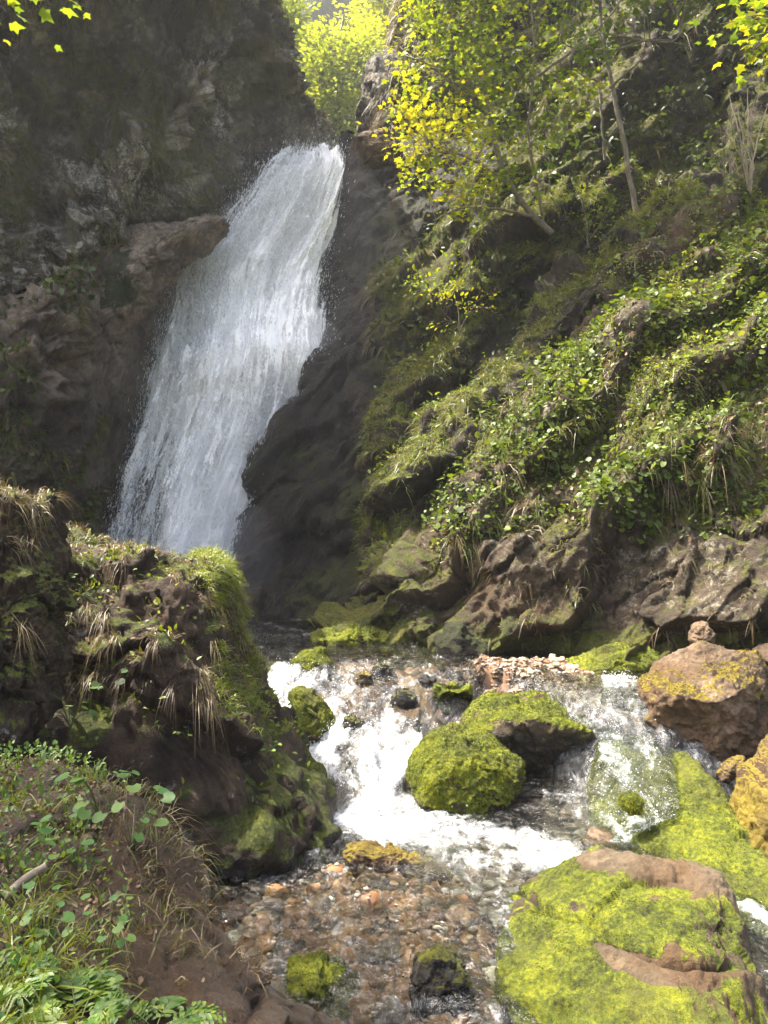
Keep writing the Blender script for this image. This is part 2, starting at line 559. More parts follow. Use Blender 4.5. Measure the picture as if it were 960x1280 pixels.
def foam_bsdf(m, col=(.96, .965, .97, 1), t=.3):
    d = m.n('BsdfDiffuse', {'Color': col}); tr = m.n('BsdfTranslucent', {'Color': col})
    return m.n('MixShader', {0: t, 1: d.outputs[0], 2: tr.outputs[0]}).outputs[0]


def drop_mat():
    m = NT('white_water_drops'); return m.surf(foam_bsdf(m, (.9, .92, .94, 1), .4))


def fall_mat(name, lo, hi, seed):
    """falling white water: streaks torn into drops, clear gaps between"""
    m = NT(name); uv = m.n('UVMap').outputs[0]
    off = m.n('VectorMath', {0: uv, 1: (seed * 3.1, seed * 1.7, seed)}, operation='ADD').outputs[0]
    a = m.noise(1, 6, .66, m.scaled(off, (4.0, .30, 1)), .5)
    b = m.noise(1, 6, .72, m.scaled(off, (20, 2.6, 1)), .4)
    c = m.noise(1, 4, .7, m.scaled(off, (70, 22, 1)), .4)
    v = m.math('MULTIPLY_ADD', b, 1.1, a); v = m.math('MULTIPLY_ADD', c, .75, v); v = m.math('ADD', v, -.25)
    v = m.math('ADD', v, m.attr('dens'))
    al = m.framp(v, lo, hi)
    tp = m.n('BsdfTransparent')
    s = m.n('MixShader', {0: al, 1: tp.outputs[0], 2: foam_bsdf(m)})
    return m.surf(s.outputs[0])


def water_mat():
    m = NT('stream_water'); p = m.pos()
    fo = m.attr('foam')
    ps = m.scaled(p, (1.0, .75, 1))
    n1 = m.noise(6.5, 8, .68, ps, 1.2); n2 = m.noise(26, 6, .7, ps, .8); n3 = m.noise(90, 3, .6, p)
    v = m.math('MULTIPLY_ADD', m.math('SUBTRACT', n1, .5), 1.5, fo)
    v = m.math('MULTIPLY_ADD', m.math('SUBTRACT', n2, .5), 1.0, v)
    v = m.math('MULTIPLY_ADD', m.math('SUBTRACT', n3, .5), .5, v)
    ff = m.math('MULTIPLY', m.framp(v, .42, 1.45), m.framp(fo, .02, .2))
    h = m.math('MULTIPLY_ADD', m.noise(16, 5, .6, ps, .6), .5, m.noise(5, 4, .6, ps, .5))
    bp = m.n('Bump', {'Strength': 1.0, 'Distance': .09, 'Height': h}).outputs[0]
    tr = m.n('BsdfTransparent', {'Color': (.70, .75, .70, 1)})
    gl = m.n('BsdfGlossy', {'Color': (1, 1, 1, 1), 'Roughness': .06, 'Normal': bp})
    fr = m.n('Fresnel', {'IOR': 1.33, 'Normal': bp}).outputs[0]
    w = m.n('MixShader', {0: m.math('MAXIMUM', m.math('MULTIPLY', fr, 1.25), .06), 1: tr.outputs[0], 2: gl.outputs[0]})
    fb = m.n('BsdfDiffuse', {'Color': (.85, .88, .88, 1)})
    s = m.n('MixShader', {0: ff, 1: w.outputs[0], 2: foam_bsdf(m, (.74, .77, .78, 1), .25)})
    return m.surf(s.outputs[0])


def stone_mat(name, a, b, c, rough=.55):
    m = NT(name); p = m.n('TexCoord').outputs['Object']
    rnd = m.n('ObjectInfo').outputs['Random']
    col = m.ramp(rnd, [(0, a), (.5, b), (1, c)])
    col = m.mix(.7, col, m.ramp(m.noise(9, 6, .65, p), [(.3, (.45, .42, .4)), (.7, (1.35, 1.3, 1.2))]), 'MULTIPLY')
    bp = m.n('Bump', {'Strength': .6, 'Distance': .01, 'Height': m.noise(30, 6, .7, p)}).outputs[0]
    return m.surf(m.n('BsdfPrincipled', {'Base Color': col, 'Roughness': rough, 'Normal': bp}).outputs[0])


M = {}
M['cliff'] = rock_mat('cliff_rock', (.03, .025, .018), (.14, .115, .082), (.38, .32, .24), moss=((.012, .016, .006), (.035, .045, .012), (.075, .082, .022)), lichen=1.2, lich_col=(.58, .55, .48), bump=0.13)
M['ledge'] = rock_mat('ledge_rock', (.05, .04, .031), (.18, .138, .105), (.38, .295, .23), moss=((.012, .017, .006), (.03, .042, .011), (.06, .07, .018)), lichen=.25, bump=0.13)
M['wetrock'] = rock_mat('wet_dark_rock', (.014, .012, .010), (.036, .029, .023), (.085, .066, .050), moss=((.012, .016, .005), (.03, .035, .008), (.06, .065, .012)), rough=.75, bump=0.13)
M['slope'] = rock_mat('hillside_rock', (.02, .014, .009), (.068, .049, .030), (.19, .145, .095), moss=((.025, .028, .006), (.075, .082, .012), (.15, .14, .02)), lichen=.8, lich_col=(.33, .30, .22), warm=(.12, .075, .04), bump=0.13)
M['ridge'] = rock_mat('ridge_rock', (.022, .018, .013), (.06, .047, .033), (.15, .12, .085), moss=((.03, .034, .006), (.085, .09, .012), (.17, .16, .02)), lichen=.35, lich_col=(.3, .29, .22), bump=0.13)  # darkened rock tone carries the shade of ridge walls and upper hillside
M['shoulder'] = rock_mat('smooth_brown_rock', (.08, .062, .047), (.23, .175, .132), (.40, .31, .24), moss=((.012, .017, .006), (.03, .042, .011), (.06, .07, .018)), bump=.08)
M['outcrop'] = rock_mat('outcrop_rock', (.018, .012, .007), (.055, .036, .021), (.15, .105, .066), moss=((.015, .02, .004), (.05, .062, .008), (.13, .14, .012)), lichen=.1, warm=(.10, .055, .025))
M['bank'] = rock_mat('bank_rock', (.024, .016, .010), (.066, .045, .028), (.16, .12, .08), moss=((.02, .022, .008), (.04, .045, .01), (.07, .08, .016)), rough=.5, warm=(.12, .07, .038))
M['mossy'] = rock_mat('mossy_boulder', (.03, .02, .011), (.10, .072, .042), (.25, .195, .125), moss=((.022, .026, .003), (.085, .104, .004), (.215, .228, .009)), warm=(.12, .068, .028))
M['brown'] = rock_mat('brown_boulder', (.04, .024, .013), (.13, .088, .052), (.29, .21, .14), moss=((.05, .03, .004), (.16, .115, .012), (.26, .20, .02)), warm=(.14, .078, .034))
M['black'] = rock_mat('black_boulder', (.012, .011, .009), (.03, .026, .02), (.07, .062, .05), moss=((.03, .03, .004), (.07, .075, .008), (.13, .13, .012)), rough=.5)
M['maple'] = leaf_mat('maple_leaves', [(0, (.055, .10, .012)), (.5, (.14, .20, .014)), (1, (.30, .29, .016))], .5, .04)
M['fartree'] = leaf_mat('far_leaves', [(0, (.10, .15, .02)), (.5, (.18, .24, .03)), (1, (.26, .29, .04))], .5)
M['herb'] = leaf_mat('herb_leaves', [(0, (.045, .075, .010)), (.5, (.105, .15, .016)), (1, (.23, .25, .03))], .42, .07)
M['darkleaf'] = leaf_mat('shade_toned_leaves', [(0, (.02, .04, .008)), (.5, (.04, .07, .012)), (1, (.08, .11, .018))], .35)  # darker leaf copy; on the upper hillside it paints tree shade
M['coltsfoot'] = leaf_mat('coltsfoot_leaves', [(0, (.05, .12, .03)), (.5, (.06, .125, .026)), (1, (.10, .17, .035))], .35, .06)
M['fgleaf'] = leaf_mat('bright_leaves', [(0, (.04, .10, .014)), (.5, (.07, .14, .018)), (1, (.15, .22, .022))], .4, .10)
M['grass'] = leaf_mat('grass_blades', [(0, (.15, .115, .05)), (.3, (.12, .125, .03)), (.6, (.11, .15, .02)), (1, (.19, .22, .025))], .4)
M['drygrass'] = leaf_mat('dry_grass', [(0, (.06, .038, .02)), (.5, (.14, .098, .048)), (.8, (.12, .105, .03)), (1, (.09, .12, .024))], .3)
M['dullgrass'] = leaf_mat('cliff_grass', [(0, (.14, .11, .055)), (.5, (.115, .11, .035)), (1, (.07, .10, .022))], .25, .05)
M['mosstuft'] = leaf_mat('moss_tufts', [(0, (.022, .030, .002)), (.5, (.095, .112, .004)), (1, (.235, .24, .009))], .35, .02)
M['litter'] = leaf_mat('dead_leaves', [(0, (.04, .022, .012)), (.5, (.11, .065, .035)), (1, (.26, .18, .115))], .15, .05)
M['bark'] = bark_mat('grey_bark', (.07, .055, .04), (.22, .18, .13))
M['twig'] = bark_mat('pale_twig', (.12, .10, .07), (.30, .25, .18))
M['stem'] = leaf_mat('green_stem', [(0, (.09, .12, .03)), (1, (.12, .16, .04))], .2)
M['drop'] = drop_mat()
M['water'] = water_mat()
M['stone_orange'] = stone_mat('orange_stone', (.085, .036, .013), (.16, .07, .022), (.21, .115, .045))
M['stone_grey'] = stone_mat('grey_stone', (.12, .11, .10), (.22, .20, .18), (.34, .31, .27))
M['stone_dark'] = stone_mat('dark_stone', (.035, .025, .02), (.07, .05, .035), (.11, .08, .055))
M['stone_pale'] = stone_mat('pale_stone', (.16, .11, .07), (.26, .20, .14), (.38, .31, .23), .8)

# ================================================================== THE SETTING
S3 = lambda a, b, c: np.diag([a, b, c]).astype(float)

# ---------------------------------------------------------------- ground sheet to the horizon
gx = np.concatenate([np.linspace(-400, -20, 12), np.linspace(-15, 15, 13), np.linspace(20, 400, 12)])
GX, GY = np.meshgrid(gx, gx)
GZ = -1.2 + np.where(np.hypot(GX, GY) > 30, 3 * fbm(np.stack([GX * .02, GY * .02, GX * 0], -1), 3, 5), 0)
gs = Surf(np.stack([GX, GY, GZ], -1))
tag(gs.build('ground', M['slope'], {'moss': np.ones(GX.size), 'crack': np.ones(GX.size)}), kind='structure')

# ---------------------------------------------------------------- left cliff
sil = {-70: 335, -20: 342, 0: 345, 60: 362, 110: 376, 150: 402, 190: 430}
silx = lambda y: np.interp(y, list(sil), list(sil.values()))
rows = []
cols_x = [-420, -200, -60, 40, 120, 200, 270, 320]
cols_d = [10.0, 10.6, 11.1, 11.6, 12.2, 12.9, 13.6, 14.4]
bot = lambda x: np.interp(x, [-420, 0, 60, 120, 200, 300, 340, 440], [470, 412, 345, 300, 266, 224, 186, 160])
rows.append([W(x, -95, d + 5) + [-1.0, 0, .6] for x, d in zip(cols_x, cols_d)] + [W(330, -85, 20), W(330, -60, 24), W(300, -60, 28)])
for t in (0, .2, .4, .55, .7, .85, 1.0):
    row = []
    for x, d in zip(cols_x, cols_d):
        py = -55 + t * (bot(x) + 55)
        b = .35 * math.sin(x * .021 + t * 5) + .5 * t * (1 - t) * 2 + .15 * sstep(.6, 1., t) * sstep(330, 250, x) + (.9 if t == .0 else 0)
        xx = min(x, silx(py) - 12)
        row.append(W(xx, py, d - b + (1.0 if x == 320 else .4 if x == 270 else 0) * sstep(.5, 1, t)))
    ps = -55 + t * (192 + 55)
    sx = silx(ps)
    row += [W(sx, ps, 15.2 + 1.3 * sstep(.5, .9, t)), W(sx - 6, ps, 18), W(sx - 40, ps, 26)]
    rows.append(row)
row = [W(x, bot(x) + 26, d + 1.9) for x, d in zip(cols_x, cols_d)] + [W(436, 196, 15.8), W(436, 200, 18), W(400, 200, 26)]
rows.append(row)
A = cr(np.array(rows), 230); A = cr(A.transpose(1, 0, 2), 330).transpose(1, 0, 2)
cl = Surf(A)
P = cl.G
h1, e1, c1 = facet(P, 1.5, 21, .3, S3(1, 1, .75)); h2, e2, c2 = facet(P, .5, 23, .3)
h3, e3, c3 = facet(P, .19, 26, .2)
edge = sstep(0, .03, cl.c) * sstep(0, .05, 1 - cl.c)
cl.displace((.22 * h1 + .26 * h2 + .3 * h3 + .30 * crag(P * np.array([1, 1, .7]) * .8, 8) + .08 * crag(P * 2.6, 9) + .07 * fbm(P * 5, 5, 3)) * edge)
rdg = fbm(cl.G * .8, 4, 61)
px, py = cl.px()
mossA = np.clip(.28 + .55 * rdg + .45 * cl.N[..., 2] - .35 * sstep(140, 330, py + (px * .25)), 0, 1)
tag(cl.build('cliff', M['cliff'], {'moss': mossA, 'crack': np.minimum(sstep(0, .1, e1), sstep(0, .14, e2))}), 'tall shaded grey cliff hung with dull grass, left of the waterfall', kind='structure')
n = 8000
msk = sstep(-.25, .3, fbm(cl.G * .9, 3, 71)) * (1 - .85 * sstep(200, 330, py + px * .2)) * sstep(.02, .1, cl.r) + .04
Pt, Nt = cl.scatter(n, msk)
g = tufts('cliff_grass', Pt, Nt, 8, .27, .012, 1.1, M['dullgrass'], .38, .05)
tag(g, 'dull olive grass tufts hanging down the shaded cliff', 'grass', kind='stuff')

# ---------------------------------------------------------------- lower ledge and the wall behind the fall
ex = [-420, -150, -20, 60, 120, 165, 230, 300, 350, 430, 520]
ed = [9.6, 10.1, 10.5, 10.95, 11.7, 12.9, 14.5, 15.3, 15.8, 16.2, 16.3]
et = [450, 425, 402, 345, 305, 290, 270, 222, 196, 190, 190]
rows = [[W(x, t - 12, d + 2.2) for x, t, d in zip(ex, et, ed)],
        [W(x, t - 2, d + .75) for x, t, d in zip(ex, et, ed)],
        [W(x, t + 22, d - .15) for x, t, d in zip(ex, et, ed)]]
for f, o in ((.12, -.25), (.25, -.35), (.45, -.2), (.65, .1), (.85, .35), (1.05, .45)):
    rows.append([W(x - 40 * f * (x > 100), t + (770 - t) * f, d + o - (.5 if x > 250 else 0) * f) for x, t, d in zip(ex, et, ed)])
A = cr(np.array(rows), 240); A = cr(A.transpose(1, 0, 2), 320).transpose(1, 0, 2)
lg = Surf(A); P = lg.G
h1, e1, c1 = facet(P, 1.2, 121, .25, S3(.8, 1, 1.2)); h2, e2, c2 = facet(P, .38, 123, .25)
lg.displace((.16 * h1 + .2 * h2 + .16 * crag(P * 1.1, 105) + .06 * crag(P * 3.3, 106) + .10 * fbm(P * 1.6, 5, 108)) * (1 - .72 * sstep(.36, .46, lg.c)) - .30 * sstep(.36, .5, lg.c) * 0)
px, py = lg.px()
m = np.clip(.30 + .7 * fbm(lg.G * 1.3, 4, 161) + .35 * lg.N[..., 2] - .9 * sstep(110, 175, px) * sstep(560, 330, py), 0, 1)
m = m * (1 - .8 * sstep(150, 210, px))
tag(lg.build('rock_ledge', M['ledge'], {'moss': m, 'crack': np.minimum(sstep(0, .1, e1), sstep(0, .1, e2)), 'wet': .75 * sstep(395, 520, py)}),
    'wet brown rock ledge sloping to the left edge of the waterfall', kind='structure')
msk = sstep(.35, .6, m) * sstep(0.05, .12, lg.r)
Pt, Nt = lg.scatter(2200, msk)
tag(tufts('ledge_grass', Pt, Nt, 7, .2, .012, 1.0, M['dullgrass'], .5, .15), 'dark grass tufts growing on the ledge below the cliff', 'grass', kind='stuff')
Pt, Nt = lg.scatter(2500, msk * sstep(480, 350, py) + .5 * msk)
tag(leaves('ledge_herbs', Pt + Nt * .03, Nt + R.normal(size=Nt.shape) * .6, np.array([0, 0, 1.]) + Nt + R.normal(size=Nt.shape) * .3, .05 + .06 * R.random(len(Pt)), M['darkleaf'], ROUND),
    'small dark green leaves covering the damp ledge', 'ground cover', kind='stuff')

# ---------------------------------------------------------------- dark wet rock right of the fall
C = [
    [(436, 160, 19), (434, 166, 15.9), (455, 172, 15.3), (490, 172, 15.2), (560, 172, 15.3), (640, 172, 15.3)],
    [(424, 215, 18), (428, 212, 15.5), (455, 225, 14.9), (490, 235, 14.7), (560, 240, 14.6), (640, 240, 14.4)],
    [(408, 290, 17), (418, 285, 15.0), (448, 300, 14.4), (490, 300, 14.2), (570, 300, 14.0), (650, 300, 13.8)],
    [(390, 380, 16.5), (404, 375, 14.4), (440, 380, 13.8), (490, 385, 13.5), (580, 390, 13.3), (650, 390, 13.0)],
    [(385, 438, 16), (402, 432, 13.7), (440, 440, 13.2), (500, 450, 12.9), (590, 450, 12.7), (650, 450, 12.5)],
    [(335, 540, 15.5), (345, 536, 13.1), (400, 545, 12.6), (470, 550, 12.4), (590, 550, 12.0), (650, 550, 11.8)],
    [(292, 650, 15.2), (303, 648, 12.9), (370, 655, 12.4), (440, 660, 12.0), (590, 660, 11.4), (650, 660, 11.2)],
    [(290, 780, 15), (300, 775, 12.7), (350, 775, 12.2), (430, 775, 11.6), (590, 790, 10.9), (650, 790, 10.7)],
]
wr = Surf(loft(C, 240, 180)); P = wr.G
ST = np.array([[.55, 0, .55], [0, .6, 0], [-1.3, 0, 1.3]])     # beds dipping down to the left
h1, e1, c1 = facet(P, 1.1, 221, .2, ST.T); h2, e2, c2 = facet(P, .33, 223, .2, ST.T)
hb, eb = beds(P, 1.5, 215)
wr.displace((.20 * h1 + .18 * h2 + .14 * hb + .06 * crag(P @ ST.T * .9, 205) + .05 * fbm(P * np.array([4, 4, 1.2]), 5, 206) + .08 * fbm(P * 1.5, 5, 208)) * sstep(0, .12, wr.c + .02))
px, py = wr.px()
lipm = sstep(290, 215, py)
m = np.clip(.22 + .45 * fbm(wr.G * 1.5, 4, 261) + .3 * wr.N[..., 2] + .35 * sstep(.35, .7, wr.c) - .5 * lipm, 0, 1)
tag(wr.build('wet_rock', M['wetrock'], {'moss': m, 'crack': np.minimum(sstep(0, .1, e1), sstep(0, .1, e2)), 'wet': .6 * sstep(220, 330, py)}),
    'dark wet rock wall dipping left beside the waterfall', kind='structure')

# ---------------------------------------------------------------- hillside on the right: four overlapping ridges
def ledge_rows(C, push):
    """every row gets a sloping ledge top behind its crest and a steep wall under it"""
    out = []
    for r_ in C:
        (x0, y0, d0), (x1, y1, d1) = r_[0], r_[1]
        out.append([(x0, y0, d0 + push), (x1, y1, d1 + push), (x1 + 22, y1 + 24, d1 + push - .55), (x1 + 40, y1 + 66, d1 + push - .18)] + [(a + 25, b + 40, d + push * .5) for a, b, d in r_[2:]])
    return out


def ridge(name, C, nr, nc, seed, label, amp=1.0, moss_b=.35, mat='slope', bed_amp=.5):
    if name != 'upper_hillside':
        C = [[(q[0] + {0: 38, 1: 30, 2: 18, 3: 8}.get(i, 0) * (name != 'leafy_slope' or 1), q[1], q[2]) for q in r_] for i, r_ in enumerate(C)]
    s = Surf(loft(C, nr, nc)); P = s.G
    h1, e1, _ = facet(P, 1.0, seed, .14, ST.T); h2, e2, _ = facet(P, .34, seed + 3, .05, ST.T * .8); h3, e3, _ = facet(P, .13, seed + 5, .03)
    hb, eb = beds(P, 1.15, seed + 21); _, eb2 = beds(P, .38, seed + 25)
    s.displace(bed_amp * .46 * hb + amp * (.55 * h1 + .40 * h2 + .26 * h3 + .13 * crag(P @ ST.T * .7, seed + 2) + .025 * crag(P * 3.2, seed + 6) + .07 * fbm(P * 1.3, 6, seed + 8)))
    m = np.clip(moss_b + .5 * fbm(s.G * 1.4, 4, seed + 11) + .4 * s.N[..., 2], 0, 1)
    s.m = m; s.cr = np.minimum(np.minimum(.4 + .6 * sstep(0, .1, e1), .5 + .5 * sstep(0, .1, e2)), 1 - bed_amp * (1 - np.minimum(eb, .35 + .65 * sstep(0, .5, eb2))))
    s.name, s.mat, s.label = name, mat, label
    return s


C4 = []
for py_, dd, lx in ((-330, 19.5, 540), (-170, 18.3, 530), (-60, 17.6, 512), (20, 17.0, 500), (90, 16.5, 488), (160, 16.0, 484), (230, 15.4, 488), (300, 14.8, 482), (370, 14.1, 470), (450, 13.6, 468)):
    k = .012
    C4.append([(lx - 2, py_, dd + 3.5), (lx, py_, dd)] + [(x, py_, dd - .15 - (x - lx) / 480 * 2.6 + .5 * math.sin(x * .02 + py_ * .016)) for x in (560, 640, 730, 820, 910, 1020, 1200, 1450)])
R4 = ridge('upper_hillside', C4, 260, 300, 301, 'dark overgrown upper hillside under the trees', .9, .55, 'ridge', .5)  # dense moss here also darkens the rock as painted tree shade
R3 = ridge('far_ridge', ledge_rows([
    [(385, 790, 14), (402, 775, 11.7), (450, 775, 11.2), (560, 790, 10.8), (680, 800, 10.6)],
    [(405, 690, 14.4), (420, 680, 12), (470, 690, 11.6), (580, 720, 11.1), (700, 760, 10.8)],
    [(440, 590, 14.8), (452, 570, 12.2), (505, 590, 11.8), (610, 630, 11.3), (730, 680, 10.9)],
    [(462, 505, 15), (472, 488, 12.5), (520, 515, 12.0), (640, 560, 11.5), (760, 620, 11.0)],
    [(508, 450, 15.2), (518, 438, 12.7), (575, 465, 12.2), (690, 510, 11.7), (800, 560, 11.2)],
    [(560, 395, 15.4), (570, 380, 12.9), (625, 410, 12.4), (735, 455, 11.9), (850, 500, 11.4)],
    [(615, 335, 15.6), (622, 315, 13.2), (680, 345, 12.7), (790, 395, 12.2), (900, 430, 11.7)],
    [(670, 285, 15.8), (680, 268, 13.5), (740, 300, 13.0), (850, 345, 12.5), (960, 380, 12.0)],
    [(780, 215, 16), (790, 200, 13.8), (860, 235, 13.3), (960, 270, 12.8), (1060, 300, 12.4)]], .35), 240, 170, 331,
    'lit mossy ridge beside the dark wet rock', .7, .10, 'ridge', .9)
R2 = ridge('middle_ridge', ledge_rows([
    [(395, 800, 13), (412, 785, 10.9), (450, 790, 10.6), (560, 800, 10.3)],
    [(440, 705, 13.3), (452, 695, 11.1), (495, 715, 10.8), (610, 750, 10.5)],
    [(475, 625, 13.5), (486, 610, 11.3), (530, 640, 11.0), (650, 690, 10.6)],
    [(518, 575, 13.7), (528, 558, 11.5), (580, 590, 11.2), (700, 640, 10.8)],
    [(590, 500, 13.9), (600, 482, 11.8), (655, 520, 11.4), (770, 570, 10.9)],
    [(635, 445, 14.1), (645, 428, 12.0), (700, 460, 11.6), (810, 510, 11.1)],
    [(692, 365, 14.4), (702, 345, 12.4), (760, 380, 12.0), (870, 430, 11.5)],
    [(760, 315, 14.6), (770, 297, 12.7), (830, 330, 12.3), (940, 370, 11.8)],
    [(860, 255, 14.8), (870, 240, 13.1), (930, 275, 12.7), (1040, 310, 12.2)]], .1), 240, 150, 361,
    'narrow mossy ridge between the far ridge and the leafy slope', .7, .10, 'ridge', .9)
C1 = [
    [(375, 812, 12), (388, 803, 10.0), (394, 805, 9.9), (402, 808, 9.8), (412, 818, 9.5), (414, 850, 9.5)],
    [(428, 765, 12), (442, 750, 10.1), (460, 770, 9.9), (470, 787, 9.7), (478, 820, 9.3), (478, 860, 9.2)],
    [(503, 675, 12.2), (516, 657, 10.3), (532, 690, 10.1), (546, 730, 9.7), (560, 824, 9.2), (560, 870, 9.1)],
    [(570, 595, 12.4), (582, 578, 10.5), (602, 638, 10.0), (622, 690, 9.5), (640, 824, 9.0), (640, 880, 8.9)],
    [(630, 535, 12.6), (642, 518, 10.7), (672, 610, 9.9), (702, 688, 9.2), (720, 818, 8.8), (720, 880, 8.7)],
    [(710, 445, 12.9), (722, 428, 11.0), (750, 570, 9.8), (772, 688, 9.0), (790, 818, 8.5), (790, 900, 8.4)],
    [(820, 345, 13.3), (832, 328, 11.4), (850, 520, 9.7), (862, 690, 8.6), (870, 814, 8.2), (870, 900, 8.1)],
    [(950, 275, 13.6), (962, 258, 11.7), (972, 480, 9.7), (982, 690, 8.3), (988, 815, 7.9), (988, 920, 7.8)],
    [(1140, 195, 14), (1150, 178, 12.0), (1150, 440, 9.5), (1150, 690, 7.7), (1150, 830, 7.3), (1150, 960, 7.2)],
    [(1440, 110, 14), (1450, 90, 12.0), (1450, 400, 9.1), (1450, 690, 6.9), (1450, 870, 6.5), (1450, 1000, 6.4)]]
R1 = ridge('leafy_slope', C1, 460, 300, 391, 'sunlit leafy slope above a bare rock foot on the right bank', .75, .34, 'slope', 1.0)
for s in (R4, R3, R2, R1):
    px, py = s.px()
    if s in (R2, R3):
        s.crest = sstep(.12, .18, s.c) * sstep(.44, .32, s.c)
        s.m = np.clip(.35 * s.m + .85 * s.crest * sstep(.05, .35, s.N[..., 2] + .3 * fbm(s.G * 2, 3, 5)), 0, 1)  # bright crest moss over bare walls also paints lit crest lines
    if s is R1:
        toe = sstep(400, 520, px)
        s.foot = sstep(.50, .60, s.c)
        s.m = np.clip(s.m * (1 - .45 * s.foot) + .6 * sstep(560, 440, px) * sstep(690, 740, py) + .6 * sstep(765, 812, py) + .12 * s.foot * sstep(.1, .4, s.N[..., 2]), 0, 1)
    att = {'moss': s.m, 'crack': s.cr}
    if s is R1: att['wet'] = .6 * sstep(780, 812, py)
    tag(s.build(s.name, M[s.mat], att), s.label, kind='structure')

# vegetation on the slopes -----------------------------------------------------------
def herbs(name, s, n, mask, size, mat, label, tpl=LEAF, hang=.25, tint=None):
    P, N = s.scatter(n, mask)
    k = len(P)
    D = unit(N * .6 + R.normal(size=(k, 3)) * .8 + np.array([0, 0, -hang]))
    U = unit(N * .6 + np.array([0, -.1, 1.]) + R.normal(size=(k, 3)) * .35)
    lift = (R.random(k) ** 1.5 * .14)[:, None]
    t = R.random(k) if tint is None else np.clip(tint(P) + R.normal(size=k) * .15, 0, 1)
    o = leaves(name, P + N * lift + np.array([0, 0, 1]) * lift * .6, D, U, size * (.45 + 1.3 * R.random(k) ** 2), mat, tpl, None, t)
    return tag(o, label, 'ground cover', kind='stuff')


slope_m = (1 - R1.foot) * sstep(.13, .19, R1.c) * sstep(525, 590, R1.px()[0] + 40 * fbm(R1.G * 1.2, 3, 76))
patch = sstep(-.22, .3, fbm(R1.G * 1.5, 4, 77)); patch2 = sstep(-.1, .35, fbm(R1.G * 1.9 + 9, 4, 78))
tn = lambda P: .42 + .6 * fbm(P * 1.1, 3, 88)
herbs('slope_herbs', R1, 21000, slope_m * (patch + .10), .055, M['herb'], 'dense broad green leaves covering the sunlit slope', ROUND, .3, tn)
herbs('slope_foliage', R1, 34000, slope_m * (patch2 + .2), .05, M['herb'], 'small pointed leaves scattered between the broad ones on the slope', LEAF, .2, tn)
Pt, Nt = R1.scatter(1700, slope_m * sstep(-.3, .2, fbm(R1.G * 1.1, 3, 74)) * (1.15 - patch + .8 * sstep(.3, .18, R1.c)))
tag(tufts('slope_grass', Pt, Nt, 9, .24, .009, .9, M['grass'], .5, .35), 'sunlit grass tufts between the leaves of the slope', 'grass', kind='stuff')
Pt, Nt = R1.scatter(520, (slope_m * sstep(.40, .5, R1.c) + .35 * slope_m * (1 - patch)) * sstep(-.15, .3, fbm(R1.G * 1.3, 3, 75)))
tag(tufts('dry_slope_grass', Pt, Nt, 12, .32, .008, 1.15, M['drygrass'], .3, .1), 'dry straw-coloured grass hanging over the rock foot of the slope', 'grass', kind='stuff')
P_, N_ = R1.scatter(3600, slope_m * (1.2 - patch))
tag(leaves('slope_litter', P_ + N_ * .02, R.normal(size=P_.shape), N_ + R.normal(size=P_.shape) * .4, .05 + .05 * R.random(len(P_)), M['litter'], LEAF),
    'brown dead leaves lying between the plants of the slope', 'leaf litter', kind='stuff')
P_, N_ = R1.scatter(420, sstep(.5, .62, R1.c) * sstep(.86, .7, R1.c) * sstep(.25, .4, R1.r))
tag(tufts('rock_foot_grass', P_, N_, 5, .16, .008, .9, M['drygrass'], .5, .2), 'thin grass tufts in the cracks of the bare rock foot', 'grass', kind='stuff')
for s, nm, n1, n2, la in ((R2, 'middle_ridge', 1700, 1300, 'narrow middle ridge'), (R3, 'far_ridge', 1500, 1500, 'mossy far ridge')):
    px, py = s.px()
    up = sstep(760, 600, py) * sstep(.17, .24, s.c)
    herbs(nm + '_herbs', s, n1, up * (.35 * sstep(.0, .35, fbm(s.G * 1.6, 4, 98)) + .9 * s.crest) * sstep(-.1, .35, s.N[..., 2]), .07, M['herb'], 'small leaves growing on the ' + la, LEAF, .2, tn)
    Pt, Nt = s.scatter(n2, up * (.03 + 2.4 * s.crest * sstep(-.1, .3, s.N[..., 2])))
    tag(tufts(nm + '_grass', Pt, Nt, 9, .2, .009, .8, M['grass'], .5, .4), 'sunlit grass on the crest of the ' + la, 'grass', kind='stuff')
px, py = R4.px()
up4 = sstep(.10, .16, R4.c)
herbs('upper_herbs', R4, 16000, up4 * (sstep(-.15, .3, fbm(R4.G * 1.2, 4, 99)) + .06), .10, M['darkleaf'], 'dark green undergrowth covering the shaded upper hillside', LEAF, .3)  # dark leaf colour carries the shade under the trees
Pt, Nt = R4.scatter(1700, up4)
tag(tufts('upper_grass', Pt, Nt, 8, .28, .011, 1.1, M['dullgrass'], .4, .1), 'dull grass hanging from the shaded upper hillside', 'grass', kind='stuff')
Pt, Nt = R4.scatter(420, sstep(.16, .10, R4.c) * sstep(.09, .115, R4.c) * sstep(-40, 0, py))
tag(tufts('rim_grass', Pt, Nt, 14, .35, .011, 1.1, M['drygrass'], .35, .1), 'dry grass fringe down the left rim of the upper hillside', 'grass', kind='stuff')

